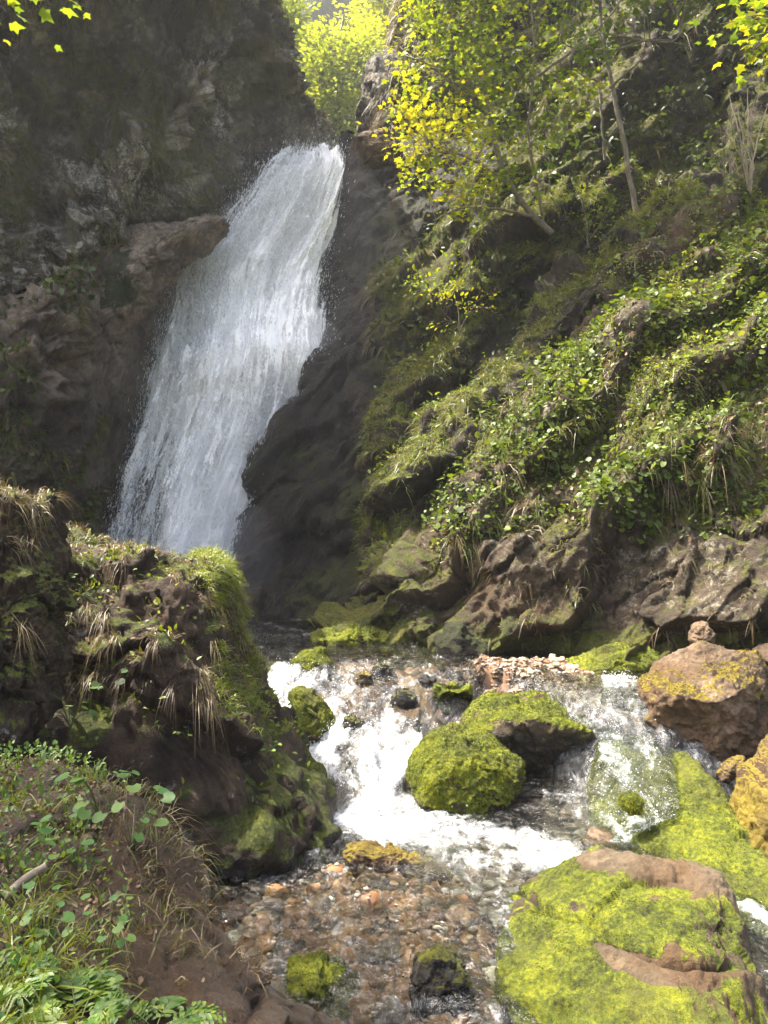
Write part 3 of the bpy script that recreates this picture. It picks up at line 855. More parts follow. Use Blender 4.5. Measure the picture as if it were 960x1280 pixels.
# ---------------------------------------------------------------- upstream floor, far hill
X, Y = np.meshgrid(np.linspace(-14, 14, 60), np.linspace(15.8, 60, 60))
Z = 9.2 + (Y - 15.8) * .50 + np.abs(X) * .12 + .5 * fbm(np.stack([X * .4, Y * .4, X * 0], -1), 4, 15)
u = Surf(np.stack([X, Y, Z], -1), None)
tag(u.build('terrain', M['slope'], {'moss': np.full(X.size, .7), 'crack': np.ones(X.size)}), 'valley floor above the waterfall', kind='structure')
X, T_ = np.meshgrid(np.linspace(-90, 80, 180), np.linspace(0, 1, 60))
top = 74 + 4 * fbm(np.stack([X * .04, X * 0, X * 0], -1), 4, 33) - .12 * np.abs(X + 12) - 8 * sstep(-9, -2, X)
Y = 68 + 15 * T_ + 3 * fbm(np.stack([X * .03, T_ * 3, X * 0], -1), 4, 35); Z = -1 + top * np.sin(T_ * math.pi / 2 * 1.0) ** .9
hl = Surf(np.stack([X, Y, Z], -1)); hl.displace(2.2 * ridged(hl.G * .12, 4, 37))
tag(hl.build('hill', M['cliff'], {'moss': np.clip(.75 + .4 * fbm(hl.G * .06, 3, 39), 0, 1).ravel(), 'crack': np.ones(X.size)}), 'distant blue wooded hill in the gap above the fall', kind='structure')

# ================================================================== THE WATER
# bed and water surface -----------------------------------------------------------
def y01(x):
    xs = [-3, -1.4, -.9, -.4, .1, .5, .8, 1.3, 1.7, 2.0, 2.5, 3.2]
    a = [6.9, 6.9, 6.6, 6.45, 6.55, 6.9, 7.2, 7.2, 6.9, 6.7, 6.5, 6.5]
    b = [8.4, 8.5, 8.5, 8.45, 8.35, 8.2, 8.0, 7.9, 7.7, 7.4, 7.2, 7.2]
    return np.interp(x, xs, a), np.interp(x, xs, b)


def wz(x, y):
    a, b = y01(x)
    wig = .55 * fbm(np.stack([x * 1.5, y * .9, x * 0], -1), 4, 55)
    t = np.clip((y + wig - a) / (b - a), 0, 1)
    t2 = .55 * t + .45 * (sstep(.05, .3, t) * .4 + sstep(.45, .65, t) * .3 + sstep(.75, .98, t) * .3)
    return .8 * t2, t


xs = np.linspace(-4.2, 4.6, 400); ys = np.concatenate([np.linspace(1.6, 8.8, 340), np.linspace(8.85, 15.6, 110)])
X, Y = np.meshgrid(xs, ys)
z0, tt = wz(X, Y)
P2 = np.stack([X, Y, X * 0], -1)
f1, f2, vv, cc = worley(P2 * 5.2 + .25 * np.stack([fbm(P2 * 3, 2, 1), fbm(P2 * 3, 2, 2), X * 0], -1), 400)
g1, g2, gv, gc = worley(P2 * 11, 440)
bar = np.minimum(sstep(.7, 1.25, X), sstep(6.9, 8.5, Y + .45 * fbm(np.stack([X * 1.8, Y * 1.8, X * 0], -1), 3, 57))) * sstep(9.2, 8.2, Y + .3 * (X - 2)) # gravel bar behind the boulders
def shallow(x, y):
    return poly_sd(x, y, [W(px, py, F * CZ / (py - 640))[:2] for px, py in ((270, 1080), (430, 1060), (570, 1090), (620, 1130), (620, 1290), (330, 1290), (280, 1180))])
sh = sstep(-.25, .3, shallow(X, Y))
depth = .24 - .13 * sh + .07 * fbm(P2 * 1.1, 3, 51) + .55 * sstep(9.3, 10.8, Y) * sstep(.3, -.5, X)
bedz = z0 - depth + .07 * np.sqrt(np.clip(1 - (f1 / .6) ** 2, 0, 1)) * (.3 + cc[..., 1]) + .025 * np.sqrt(np.clip(1 - (g1 / .6) ** 2, 0, 1))
bedz += bar * (.25 + .07 * fbm(P2 * 2.2, 3, 52)) + .25 * sstep(2.6, 4.0, X) * sstep(6.5, 7.5, Y) + .10 * (tt > .02) * (tt < .98) * fbm(P2 * 3, 3, 53)
m = NT('stream_bed'); p = m.pos()
cid = m.attr('cid')
orange = m.ramp(cid, [(0, (.03, .018, .010)), (.25, (.12, .052, .016)), (.5, (.24, .105, .028)), (.75, (.15, .09, .045)), (1, (.32, .18, .07))])
grey = m.ramp(cid, [(0, (.03, .028, .025)), (.4, (.085, .078, .068)), (.7, (.16, .145, .125)), (1, (.25, .225, .19))])
col = m.mix(m.attr('warm'), grey, orange)
col = m.mix(.7, col, m.ramp(m.noise(22, 6, .7, p), [(.3, (.5, .47, .44)), (.7, (1.3, 1.25, 1.2))]), 'MULTIPLY')
col = m.mix(m.framp(m.math('ADD', m.attr('moss'), m.math('MULTIPLY', m.noise(6, 6, .7, p), .6)), .75, .95), col, (.12, .125, .012))
col = m.mix(m.math('SUBTRACT', 1.0, m.attr('crack')), col, (.012, .010, .008))
bp = m.n('Bump', {'Strength': .7, 'Distance': .012, 'Height': m.noise(60, 6, .7, p)}).outputs[0]
m.surf(m.n('BsdfPrincipled', {'Base Color': col, 'Roughness': .6, 'Normal': bp}).outputs[0])
bed = Surf(np.stack([X, Y, bedz], -1), None)
warm = np.clip(.25 + .75 * sh + .6 * sstep(7.4, 8.2, Y) * sstep(11, 9, Y) + .3 * fbm(P2 * 1.3, 3, 58), 0, 1)
tag(bed.build('stream_bed', m.m, {'cid': np.clip(.6 * cc[..., 0] + .4 * gc[..., 0], 0, 1), 'warm': warm, 'crack': sstep(0, .16, f2 - f1),
    'moss': .45 * bar * sstep(.0, .3, fbm(P2 * 1.5 + 4, 3, 59)) + .3 * sstep(.2, .5, fbm(P2 * 1.1 + 7, 3, 60))}), 'cobbled stream bed of orange and grey stones', kind='structure')

# foam regions in plan, with painted glints further down
w0 = lambda px, py, z=0.0: W(px, py, F * (CZ - z) / (py - 640))[:2]
plume = [w0(*q) for q in ((335, 1035), (400, 1010), (440, 985), (500, 985), (560, 1008), (640, 1030), (720, 1052), (790, 1075), (730, 1092), (640, 1100), (575, 1085), (520, 1062), (430, 1052), (385, 1075), (340, 1060))]
sdp = poly_sd(X, Y, plume)
flow = fbm(P2 * np.array([2.4, 5.0, 1]) + .5 * fbm(P2 * 1.3, 3, 95)[..., None], 4, 96)
foam = sstep(-.34, .34, sdp) * (.84 + .70 * flow)
casc = sstep(-1.5, -1.15, X) * sstep(.75, .45, X + .4 * (Y - 7.4)) * sstep(.0, .06, tt) * sstep(1.0, .86, tt)
foam = np.maximum(foam, casc * np.clip(.62 + .30 * sstep(.85, .2, tt) + .95 * fbm(P2 * np.array([3.2, 1.1, 1]) + .5 * fbm(P2 * 1.7, 3, 65)[..., None], 5, 66), .12, 1))
foam = np.maximum(foam, .55 * sstep(.5, 1.2, X) * sstep(.0, .06, tt) * sstep(1.0, .86, tt))
foam = np.maximum(foam, .36 * sstep(8.9, 8.3, Y) * sstep(8.2, 8.4, Y) * sstep(.6, .2, X) * (.6 + .8 * fbm(P2 * 3, 3, 67)))
sdr = poly_sd(X, Y, [w0(*q) for q in ((905, 1130), (940, 1128), (1050, 1180), (1050, 1215), (960, 1165))])
foam = np.maximum(foam, sstep(-.1, .08, sdr) * .9)
sdb = poly_sd(X, Y, [w0(*q) for q in ((430, 1240), (560, 1290), (640, 1290), (660, 1230), (600, 1120), (630, 1100), (665, 1150), (640, 1260))])
foam = np.maximum(foam, sstep(-.12, .1, sdb) * .5)
sdm = poly_sd(X, Y, [w0(*q) for q in ((655, 985), (745, 975), (830, 1040), (830, 1070), (760, 1060), (700, 1010))])
foam = np.maximum(foam, sstep(-.1, .12, sdm) * .55)
foot = sstep(11.4, 13.4, Y) * sstep(.3, -.8, X)
foam = np.maximum(foam, foot * .75)
glint_sd = poly_sd(X, Y, [w0(*q) for q in ((255, 1100), (330, 1040), (420, 1080), (380, 1200), (300, 1200))])
foam = np.maximum(foam, (.34 + .25 * fbm(P2 * np.array([3, 1.6, 1]), 4, 90)) * sstep(-.2, .3, glint_sd))  # faint streaks painted for glints on the choppy water
foam = np.maximum(foam, sstep(6.4, 5.9, Y) * np.clip(.13 + .42 * ridged(P2 * np.array([2.6, 1.4, 1]), 4, 91) * sstep(-.3, .3, fbm(P2 * 1.1, 3, 92)), 0, .41))  # weak flecks across the lower pool paint sun glints
foam = np.maximum(foam, .46 * sstep(9.0, 10.0, Y) * sstep(.10, .6, ridged(P2 * np.array([1.6, 4.5, 1]), 4, 93)))  # pale flecks paint the sparkle of the upper pool
turb = np.clip(foam, 0, 1)
wave = .026 * fbm(P2 * 3.2, 4, 71) + .016 * ridged(P2 * np.array([5, 8, 1]), 3, 79) + turb * (.05 * ridged(P2 * np.array([3.2, 1.8, 1]), 4, 72) + .045 * fbm(P2 * 6, 4, 73))
wave += casc * (.13 * ridged(P2 * np.array([2.6, 1.1, 1]) + .4 * fbm(P2 * 2, 2, 75)[..., None], 4, 74) + .05 * ridged(P2 * 7, 3, 76))
# the two boulders dam the upper level, so the water stays low close in front of them
wsf = Surf(np.stack([X, Y, z0 + wave - .03 * bar], -1), None)
wat = wsf.build('water', M['water'], {'foam': foam})
tag(wat, 'stream running from the upper pool down a white cascade to the lower pool', kind='structure')
Pc, Nc = wsf.scatter(2600, casc * sstep(.35, .8, foam) + .10 * sstep(.5, .9, foam))
hgt = R.random(len(Pc)) ** 2.5 * .16 * sstep(8.6, 8.0, Pc[:, 1])
Dc = unit(np.stack([R.normal(size=len(Pc)) * .3, -np.ones(len(Pc)) * .5, R.normal(size=len(Pc)) * .5], -1))
drops('splashes', Pc + np.array([0, 0, 1]) * hgt[:, None] + R.normal(size=Pc.shape) * .02, Dc, .004 + .010 * R.random(len(Pc)) ** 2, .002 + .004 * R.random(len(Pc)) ** 2, M['drop'], wat)

# ---------------------------------------------------------------- waterfall
FR = [(207, 352, 428, 15.9), (212, 343, 428, 15.35), (226, 328, 428, 15.0), (285, 278, 420, 14.6), (350, 222, 408, 14.3), (420, 198, 410, 13.95), (450, 192, 412, 13.8), (520, 174, 392, 13.7), (620, 148, 352, 13.55), (700, 131, 332, 13.4), (765, 124, 328, 13.3)]
Cf = [[(a + (b - a) * u, y + 9 * (1 - u) * (k == 1), d - .22 * math.sin(u * math.pi) - .25 * (k in (5, 6)) * sstep(.5, .9, u)) for u in (0, .2, .4, .6, .8, 1)] for k, (y, a, b, d) in enumerate(FR)]
G0 = loft(Cf, 320, 170)


def fall_sheet(name, off, lo, hi, seed, parent=None, label=None, lump=1.0):
    s = Surf(G0.copy()); P = s.G
    ln = np.concatenate([[0], np.cumsum(np.linalg.norm(np.diff(P[:, 85], axis=0), axis=1))])
    V_ = np.broadcast_to(ln[:, None], P.shape[:2]); wid = np.linalg.norm(P[:, -1] - P[:, 0], axis=1)[:, None]
    U_ = (s.c - .5) * (wid * .5 + 1.2)
    Q = np.stack([U_ * 3.2, V_ * .45, np.full(P.shape[:2], seed * 9.0)], -1)
    s.displace(off + lump * (.16 * ridged(Q, 4, seed) + .05 * fbm(Q * 3.1, 4, seed + 4)))
    ed_ = np.minimum(s.c, 1 - s.c)
    dens = -.45 * sstep(.09, 0, ed_ + .05 * fbm(Q * 2, 3, seed + 7)) + .10 * sstep(.5, .95, s.c) - .20 * sstep(.55, .2, s.c) * sstep(.45, 1, s.r) + .34 * fbm(Q * np.array([.7, .8, 1]), 3, seed + 9) + .22 * np.exp(-((s.c - .72) / .16) ** 2 - ((s.r - .52) / .12) ** 2)
    dens = dens + .12 * sstep(.3, .05, s.r)
    px, py = s.px()
    dens = dens - .28 * np.exp(-((px - 405) / 28) ** 2 - ((py - 330) / 80) ** 2)
    o = s.build(name, fall_mat('falling_water_%d' % seed, lo, hi, seed), {'dens': dens}, parent, np.stack([U_, V_], -1).reshape(-1, 2))
    if label: tag(o, label, kind='structure')
    s.dens = dens
    return o, s


wf, s1 = fall_sheet('waterfall', -.05, .70, 1.02, 1, None, 'tall white waterfall fanning down between the two cliffs')
_, s2 = fall_sheet('water_veil', .12, 1.00, 1.24, 2, wf, None, 1.3)
_, s3 = fall_sheet('water_veil', .26, 1.20, 1.40, 3, wf, None, 1.6)
Q = np.stack([s2.c * 9, s2.r * 4, s2.c * 0], -1)
mk = np.clip(.35 + .9 * fbm(Q, 4, 31), .03, 1) * (sstep(0, .04, s2.r)) * (.03 + sstep(0.03, .2, np.minimum(s2.c, 1 - s2.c)))
Pt, Nt = s2.scatter(60000, mk)
hh = np.abs(R.normal(size=len(Pt))) * .18 + .02
fallv = np.array([-.22, -.12, -1.0])
big = R.random(len(Pt)) ** 3
Dd = unit(fallv + R.normal(size=Pt.shape) * .13)
drops('water_drops', Pt + Nt * hh[:, None] + R.normal(size=Pt.shape) * np.array([.03, .02, .05]), Dd, .008 + .045 * big, .0022 + .0048 * big, M['drop'], wf)
mk = sstep(.12, .0, np.minimum(s2.c * 1.0, (1 - s2.c) * 1.6)) * sstep(.1, .4, s2.r)
Pt, Nt = s2.scatter(9000, mk * sstep(.15, .5, s2.r))
Dd = unit(fallv + R.normal(size=Pt.shape) * .25); big = R.random(len(Pt)) ** 3
off = R.normal(size=(len(Pt), 1)) * .14
drops('spray', Pt + off * np.array([1, .3, 0]) + Nt * .15 + R.normal(size=Pt.shape) * .05, Dd, .005 + .018 * big, .0018 + .0038 * big, M['drop'], wf)

# ================================================================== ROCKS AND BOULDERS
def boulder(name, mat, outline, d, thick, seed, label, cat='boulder', moss=None, fuzz=0, wet_shade_z=None, group=None, attrs=None, hull=None, **kw):
    r = HullRock(hull, seed, **kw) if hull else Rock(outline, d, thick, seed, **kw)
    mm = r.moss(**(moss or {'up': .2}))
    if mat == 'mossy':      # cushions of moss stand proud of the stone
        r.V = r.V + r.N * (sstep(.35, .7, mm) * (.018 * fbm(r.V * 9, 3, seed + 70) + .010 * fbm(r.V * 24, 3, seed + 71)) * min(1, d / 5))[:, None]
        r.N = tri_normals(r.V, r.T)
    a = {'moss': mm, 'crack': r.crk, 'wet': np.zeros(len(mm))}
    if wet_shade_z is not None: a['wet'] = sstep(wet_shade_z + .16, wet_shade_z + .02, r.V[:, 2] + .05 * fbm(r.V * 5, 3, seed))  # on the flat-topped boulder this wet band also paints shade
    if attrs: a.update(attrs(r, mm))
    o = r.build(name, M[mat], a); tag(o, label, cat, group)
    r.mm = a['moss']; r.o = o
    if fuzz:
        vis = sstep(.45, .7, r.mm + .25 * fbm(r.V * 9, 3, 5)) * (r.N[:, 1] < .5)
        P, N = r.scatter(fuzz, vis)
        k = len(P)
        sz = .006 + .010 * R.random(k)
        blades('moss', P - N * .002, N + R.normal(size=P.shape) * .7 + np.array([0, 0, .2]), sz * d / 4.5, .0040 * d / 4.5, .35, M['mosstuft'], o,
               np.clip(.44 + 1.1 * fbm(P * 2.6, 3, 6) + .7 * fbm(P * 11, 3, 7) + R.normal(size=k) * .14, 0, 1), R, 3)
    return r


def b5_attr(r, mm):
    px = 480 + r.V[:, 0] / r.V[:, 1] * F; py = 640 - (r.V[:, 2] - CZ) / r.V[:, 1] * F
    nz = fbm(r.V * 4, 4, 44)
    ridge_ = poly_sd(px, py, [(735, 1078), (770, 1050), (850, 1066), (905, 1085), (900, 1120), (850, 1112), (800, 1098)])
    low = poly_sd(px, py, [(735, 1175), (770, 1180), (840, 1210), (905, 1222), (900, 1232), (820, 1232), (760, 1205)])
    m = .85 + .3 * nz - .95 * sstep(-18, 14, ridge_ + 24 * nz) - .8 * sstep(-8, 8, low + 14 * nz) - .9 * sstep(.35, .6, r.N[:, 0] + .3 * nz) * sstep(820, 880, px) - .55 * sstep(.10, .3, fbm(r.V * np.array([2, 3.5, 5]) + 3, 5, 45))
    return {'moss': np.clip(m, 0, 1)}
B5 = boulder('boulder', 'mossy', None, 4.35, .62, 3,
             'large wedge-shaped boulder thick with yellow moss, foreground right', fuzz=30000, wet_shade_z=-.05, attrs=b5_attr,
             hull=[(766, 1048, 4.85), (842, 1062, 4.8), (912, 1082, 4.45), (948, 1150, 4.2), (975, 1240, 3.75), (610, 1165, 4.42), (632, 1108, 4.95), (622, 1285, 3.58), (0, 0, 0, W(612, 1165, 4.42) * np.array([1, 1, 0]) + np.array([0, 0, -.5])), (0, 0, 0, W(622, 1285, 3.58) * np.array([1, 1, 0]) + np.array([0, 0, -.5])), (660, 1190, 4.25), (830, 1190, 3.72), (910, 1190, 3.72), (650, 1390, 3.15), (820, 1420, 2.95), (1010, 1400, 3.1), (700, 1240, 3.78), (900, 1260, 3.45),
                   (720, 1080, 5.5), (910, 1125, 5.3), (690, 1300, 5.4), (940, 1300, 5.2)],
             crackline=[(648, 1118), (700, 1150), (745, 1158), (770, 1182), (830, 1204), (910, 1216)], p=24)
B1 = boulder('boulder', 'mossy', None, 6.5, .42, 5,
             'rounded boulder fully coated in yellow-green moss beside the white rapid', moss=dict(up=-.1, soft=.5, noise=.6, bias=.45), fuzz=12000, wet_shade_z=.05, p=14, rough=.010,
             hull=[(498, 972, 6.4), (516, 922, 6.55), (556, 898, 6.8), (600, 899, 6.8), (636, 928, 6.6), (662, 956, 6.5), (660, 988, 6.4), (560, 942, 6.22), (622, 962, 6.2), (526, 985, 6.1), (644, 1012, 6.25), (580, 1040, 6.08), (515, 1015, 6.15), (580, 925, 7.3), (520, 960, 7.1), (640, 955, 7.2), (580, 1030, 7.2)])
B2 = boulder('boulder', 'mossy', None, 7.15, .55, 8,
             'broad flat-topped mossy boulder behind the rounded one, darkened below for shade', moss=dict(up=.40, soft=.28, noise=.45, bias=.1), fuzz=12000, wet_shade_z=.35, p=18, rough=.013,  # high wet band and thin front moss paint its front in shade
             hull=[(570, 886, 7.35), (604, 858, 7.7), (735, 858, 7.75), (772, 884, 7.45), (798, 915, 7.2), (610, 908, 6.92), (655, 895, 6.82), (735, 915, 6.75), (798, 955, 7.25), (715, 1015, 7.35), (590, 1000, 7.35), (574, 930, 7.2), (610, 885, 8.3), (740, 885, 8.2), (660, 980, 8.2), (560, 960, 8)])
B3 = boulder('boulder', 'brown', None, 7.0, .6, 9, 'big bare reddish-brown boulder on the far right shore', moss=dict(up=.6, soft=.7, noise=.7, bias=-.35), fuzz=2500, p=16, rough=.02,
             hull=[(790, 868, 7.0), (810, 824, 7.15), (850, 803, 7.3), (908, 800, 7.3), (952, 810, 7.2), (990, 890, 6.9), (965, 960, 6.7), (900, 975, 6.6), (838, 952, 6.7), (803, 915, 6.8), (828, 862, 6.5), (905, 885, 6.3), (862, 832, 6.75), (940, 850, 6.5),
                   (820, 850, 8), (960, 850, 8), (880, 815, 8), (880, 960, 7.8)])
B4 = boulder('boulder', 'brown', None, 5.5, .5, 12, 'brown rounded boulder cut by the right edge, olive moss at its foot', moss=dict(up=.5, soft=.35, noise=.35, bias=-.1), p=12, rough=.016,
             hull=[(908, 988, 5.6), (932, 945, 5.7), (960, 903, 5.8), (1010, 878, 5.8), (1100, 950, 5.6), (1070, 1120, 5.2), (990, 1160, 5.0), (942, 1115, 5.1), (916, 1060, 5.3), (955, 1000, 5.2), (1020, 960, 5.2), (1000, 1080, 4.95), (960, 930, 6.4), (1080, 930, 6.4), (950, 1060, 6.2)],
             attrs=lambda r, mm: {'moss': np.maximum(mm, .75 * sstep(.75, .35, r.V[:, 2] + .2 * fbm(r.V * 3, 3, 2)))})
ML = boulder('mossy_slab', 'mossy', None, 5.7, .55, 15,
             'low mossy slab with water spilling over its left side', 'rock slab', moss=dict(up=-.1, soft=.5, noise=.4, bias=.65), fuzz=16000, p=20, facets=((.5, .08), (.17, .12)), rough=.014,
             hull=[(745, 900, 7.1), (812, 905, 7.0), (855, 932, 6.6), (890, 955, 6.3), (728, 985, 6.3), (745, 1025, 5.9), (790, 1052, 5.6), (840, 1070, 5.4), (935, 1052, 5.35), (995, 1120, 4.65), (1040, 1190, 4.3), (900, 1130, 4.75), (960, 1185, 4.4), (850, 1000, 5.75), (760, 960, 6.35),
                   (760, 1010, 7.3), (1000, 1200, 5.6), (850, 1150, 5.6), (740, 1100, 6.2)])
BK = boulder('stone', 'black', [(512, 1235), (520, 1200), (545, 1188), (575, 1200), (592, 1235), (590, 1275), (560, 1300), (520, 1290)], 3.95, .17, 17,
             'wet black stone standing in the shallows at the bottom', 'stone', moss=dict(up=.3, soft=.5, noise=.8, bias=-1.1, freq=5), sub=6, facets=((.16, .25), (.06, .2)), rough=.01, wet_shade_z=-.05)
BO = boulder('stone', 'brown', [(535, 1190), (550, 1178), (575, 1183), (592, 1200), (590, 1222), (560, 1230), (538, 1215)], 4.3, .13, 19,
             'ochre stone tucked behind the black stone', 'stone', moss=dict(up=.6, bias=-.6), sub=5, facets=((.16, .25), (.06, .2)), rough=.008)
BM = boulder('stone', 'mossy', [(352, 1235), (362, 1208), (395, 1200), (430, 1212), (452, 1240), (448, 1275), (420, 1300), (370, 1290)], 4.0, .22, 21,
             'small stone under shaggy green moss in the shallows at the bottom', 'stone', moss=dict(up=-.3, soft=.5, noise=.3, bias=.9), fuzz=7000, sub=6, facets=((.16, .3), (.06, .2)), rough=.012)
FL = boulder('flat_rock', 'brown', [(425, 1062), (445, 1053), (500, 1062), (555, 1080), (572, 1096), (540, 1108), (470, 1095), (430, 1085)], 5.35, .16, 23,
             'low flat rock with mossy rim just breaking the surface below the rapid', 'rock', moss=dict(up=.5, soft=.4, noise=.6, bias=.15), sub=6, facets=((.2, .2), (.08, .2)), rough=.012)
SM = boulder('stone', 'brown', [(348, 1080), (352, 1062), (372, 1056), (384, 1070), (380, 1092), (355, 1096)], 5.4, .08, 25,
             'small tawny stone at the left edge of the foam', 'stone', moss=dict(up=.8, bias=-.8), sub=5, facets=((.1, .3),), rough=.008)
U1 = boulder('stone', 'mossy', [(358, 828), (372, 817), (400, 814), (422, 828), (424, 846), (390, 856), (362, 850)], 8.5, .22, 27,
             'mossy stone sitting in the upper pool at the top of the rapid', 'stone', moss=dict(up=.0, soft=.4, bias=.5), fuzz=1500, sub=5, rough=.012)
U2 = boulder('stone', 'mossy', [(360, 870), (372, 856), (400, 868), (415, 890), (425, 918), (405, 935), (375, 915)], 7.4, .25, 29,
             'moss-capped stone wedged between the outcrop and the rapid', 'stone', moss=dict(up=.0, soft=.4, bias=.5), fuzz=1500, sub=5, rough=.015)
U3 = boulder('stone', 'mossy', [(545, 868), (552, 848), (572, 844), (582, 860), (580, 880), (555, 886)], 7.8, .15, 31,
             'small upright mossy stone above the rounded boulder', 'stone', moss=dict(up=-.1, soft=.4, bias=.6), fuzz=900, sub=5, rough=.01)
for k_, (x_, y_, d_, r_, mt_, la_) in enumerate(((478, 838, 8.35, 13, 'black', 'flat dark stone on the brink in the middle of the rapid'), (452, 846, 8.1, 11, 'brown', 'brown wet stone on the brink left of the flat dark one'), (505, 872, 7.7, 14, 'black', 'dark stone parting the white water halfway down the rapid'),
        (620, 846, 8.2, 12, 'brown', 'flat brown stone at the left end of the gravel bar'), (648, 838, 8.5, 10, 'mossy', 'small green stone on the gravel bar edge'), (440, 905, 7.3, 12, 'black', 'dark stone low in the rapid beside the outcrop'), (672, 850, 8.1, 14, 'brown', 'squat brown stone on the gravel right behind the flat-topped boulder'))):
    boulder('stone', mt_, [(x_ - r_ * 1.3, y_ + r_ * .6), (x_ - r_ * .8, y_ - r_ * .5), (x_ + r_ * .2, y_ - r_ * .8), (x_ + r_ * 1.1, y_ - r_ * .3), (x_ + r_ * 1.4, y_ + r_ * .7), (x_, y_ + r_)], d_, r_ / 90, 80 + k_, la_, 'stone',
            moss=dict(up=.5, bias=.3 if mt_ == 'mossy' else -.8), sub=5, facets=((.12, .35),), rough=.01, wet_shade_z=.9)
U4 = boulder('stone', 'brown', [(588, 852), (592, 836), (600, 830), (608, 840), (606, 856), (595, 858)], 8.1, .08, 33,
             'small pointed brown stone at the brink of the upper pool', 'stone', moss=dict(up=.9, bias=-.9), sub=5, facets=((.1, .3),), rough=.008)
U5 = boulder('stone', 'black', [(552, 846), (562, 838), (578, 841), (582, 850), (565, 854)], 8.2, .1, 35,
             'small dark stone in the water behind the upright mossy one', 'stone', moss=dict(up=.9, bias=-.9), sub=5, facets=((.1, .3),), rough=.008)
U6 = boulder('stone', 'black', [(520, 848), (530, 842), (545, 846), (548, 856), (530, 862)], 8.0, .1, 36,
             'dark wet stone half drowned at the top of the rapid', 'stone', moss=dict(up=.9, bias=-.9), sub=5, facets=((.1, .3),), rough=.008)
U7 = boulder('stone', 'brown', [(900, 962), (915, 946), (930, 944), (928, 965), (908, 978), (896, 974)], 6.3, .1, 37,
             'tilted olive stone under the reddish-brown boulder', 'stone', moss=dict(up=.6, bias=-.1), sub=5, facets=((.1, .3),), rough=.008)
U8 = boulder('boulder', 'brown', [(945, 815), (960, 800), (1000, 795), (1040, 830), (1030, 900), (975, 880)], 7.6, .4, 39,
             'pale brown boulder behind the reddish one at the right edge', moss=dict(up=.7, bias=-.5), sub=5, rough=.02)
U9 = boulder('stone', 'brown', [(862, 800), (868, 782), (880, 778), (892, 790), (890, 806), (870, 810)], 7.5, .15, 40,
             'small upright stone on top behind the reddish-brown boulder', 'stone', moss=dict(up=.8, bias=-.7), sub=5, facets=((.12, .3),), rough=.01)
UA = boulder('stone', 'mossy', [(690, 835), (720, 826), (760, 812), (805, 810), (830, 825), (800, 845), (740, 850), (700, 848)], 8.3, .35, 41,
             'low moss cushion on the gravel bar behind the boulders', 'moss cushion', moss=dict(up=-.2, soft=.4, bias=.7), fuzz=2500, sub=5, rough=.02)
UB = boulder('stone', 'mossy', [(758, 885), (775, 868), (800, 872), (805, 895), (785, 912), (762, 905)], 7.3, .2, 43,
             'moss-edged stone splitting the side stream', 'stone', moss=dict(up=.3, bias=.1), fuzz=900, sub=5, rough=.012)
UC = boulder('stone', 'mossy', [(774, 1005), (780, 994), (796, 990), (806, 1000), (802, 1016), (784, 1018)], 5.55, .08, 45,
             'round moss knob in the side stream', 'stone', moss=dict(up=-.4, bias=.9), fuzz=1200, sub=5, facets=((.1, .2),), rough=.006)
UD = boulder('stone', 'brown', [(726, 1035), (745, 1022), (775, 1026), (784, 1040), (760, 1050), (735, 1048)], 5.75, .14, 47,
             'flat brown stone just under water beside the mossy slab', 'stone', moss=dict(up=.9, bias=-.9), sub=5, facets=((.1, .2),), rough=.006)
UD.o.location.z -= .10
UE = boulder('rock', 'mossy', [(385, 795), (410, 782), (450, 776), (490, 790), (500, 815), (450, 822), (400, 815)], 9.9, .45, 49,
             'low mossy rock toe reaching into the upper pool', 'rock', moss=dict(up=-.1, soft=.4, bias=.4), fuzz=2200, sub=6, facets=((.3, .4), (.12, .3)), rough=.02)
UF = boulder('rock', 'wetrock', [(540, 800), (565, 775), (600, 785), (625, 800), (640, 825), (560, 830)], 9.2, .35, 51,
             'rounded dark green rock at the foot of the leafy slope', 'rock', moss=dict(up=.2, bias=.2), sub=5, rough=.02)

# left outcrop and the brown pillar in front of it ---------------------------------
OC = Rock([(55, 662), (85, 684), (135, 690), (175, 690), (212, 714), (236, 702), (258, 708), (268, 744), (285, 788), (304, 822), (326, 856), (354, 894), (386, 935), (412, 978), (430, 1010), (420, 1060), (350, 1080), (270, 1110), (190, 1140), (60, 1150), (-170, 1130), (-230, 900), (-190, 690), (-60, 655)],
          6.15, 1.0, 61, sub=7, box=.72, back=1.2, facets=((.8, .34), (.3, .32), (.1, .25)), rough=.035, tilt=.22, flat=.62)
mm = OC.moss(up=.3, soft=.5, noise=.7, bias=-.8)
mm = np.clip(mm + .55 * sstep(.75, .25, OC.V[:, 2] + .25 * fbm(OC.V * 2, 3, 4)) * sstep(-.25, .3, fbm(OC.V * 1.6, 4, 9)), 0, 1)
oc = OC.build('rock_outcrop', M['outcrop'], {'moss': mm, 'crack': OC.crk, 'wet': .9 * sstep(.25, .02, OC.V[:, 2])})
tag(oc, 'big dark rock outcrop with a grassy rim in front of the waterfall', 'rock outcrop')
PL = Rock([(-170, 600), (-40, 598), (8, 612), (40, 640), (58, 690), (72, 745), (66, 800), (72, 855), (66, 905), (45, 950), (10, 1000), (-170, 1010)], 4.7, .45, 63, sub=7, box=.7,
          facets=((.5, .34), (.17, .3), (.06, .2)), rough=.03, tilt=.15)
pl_ = PL.build('rock', M['outcrop'], {'moss': PL.moss(up=.3, bias=-.5), 'crack': PL.crk, 'wet': np.zeros(len(PL.V))})
tag(pl_, 'brown upright rock with hanging dry grass at the left edge', 'rock')

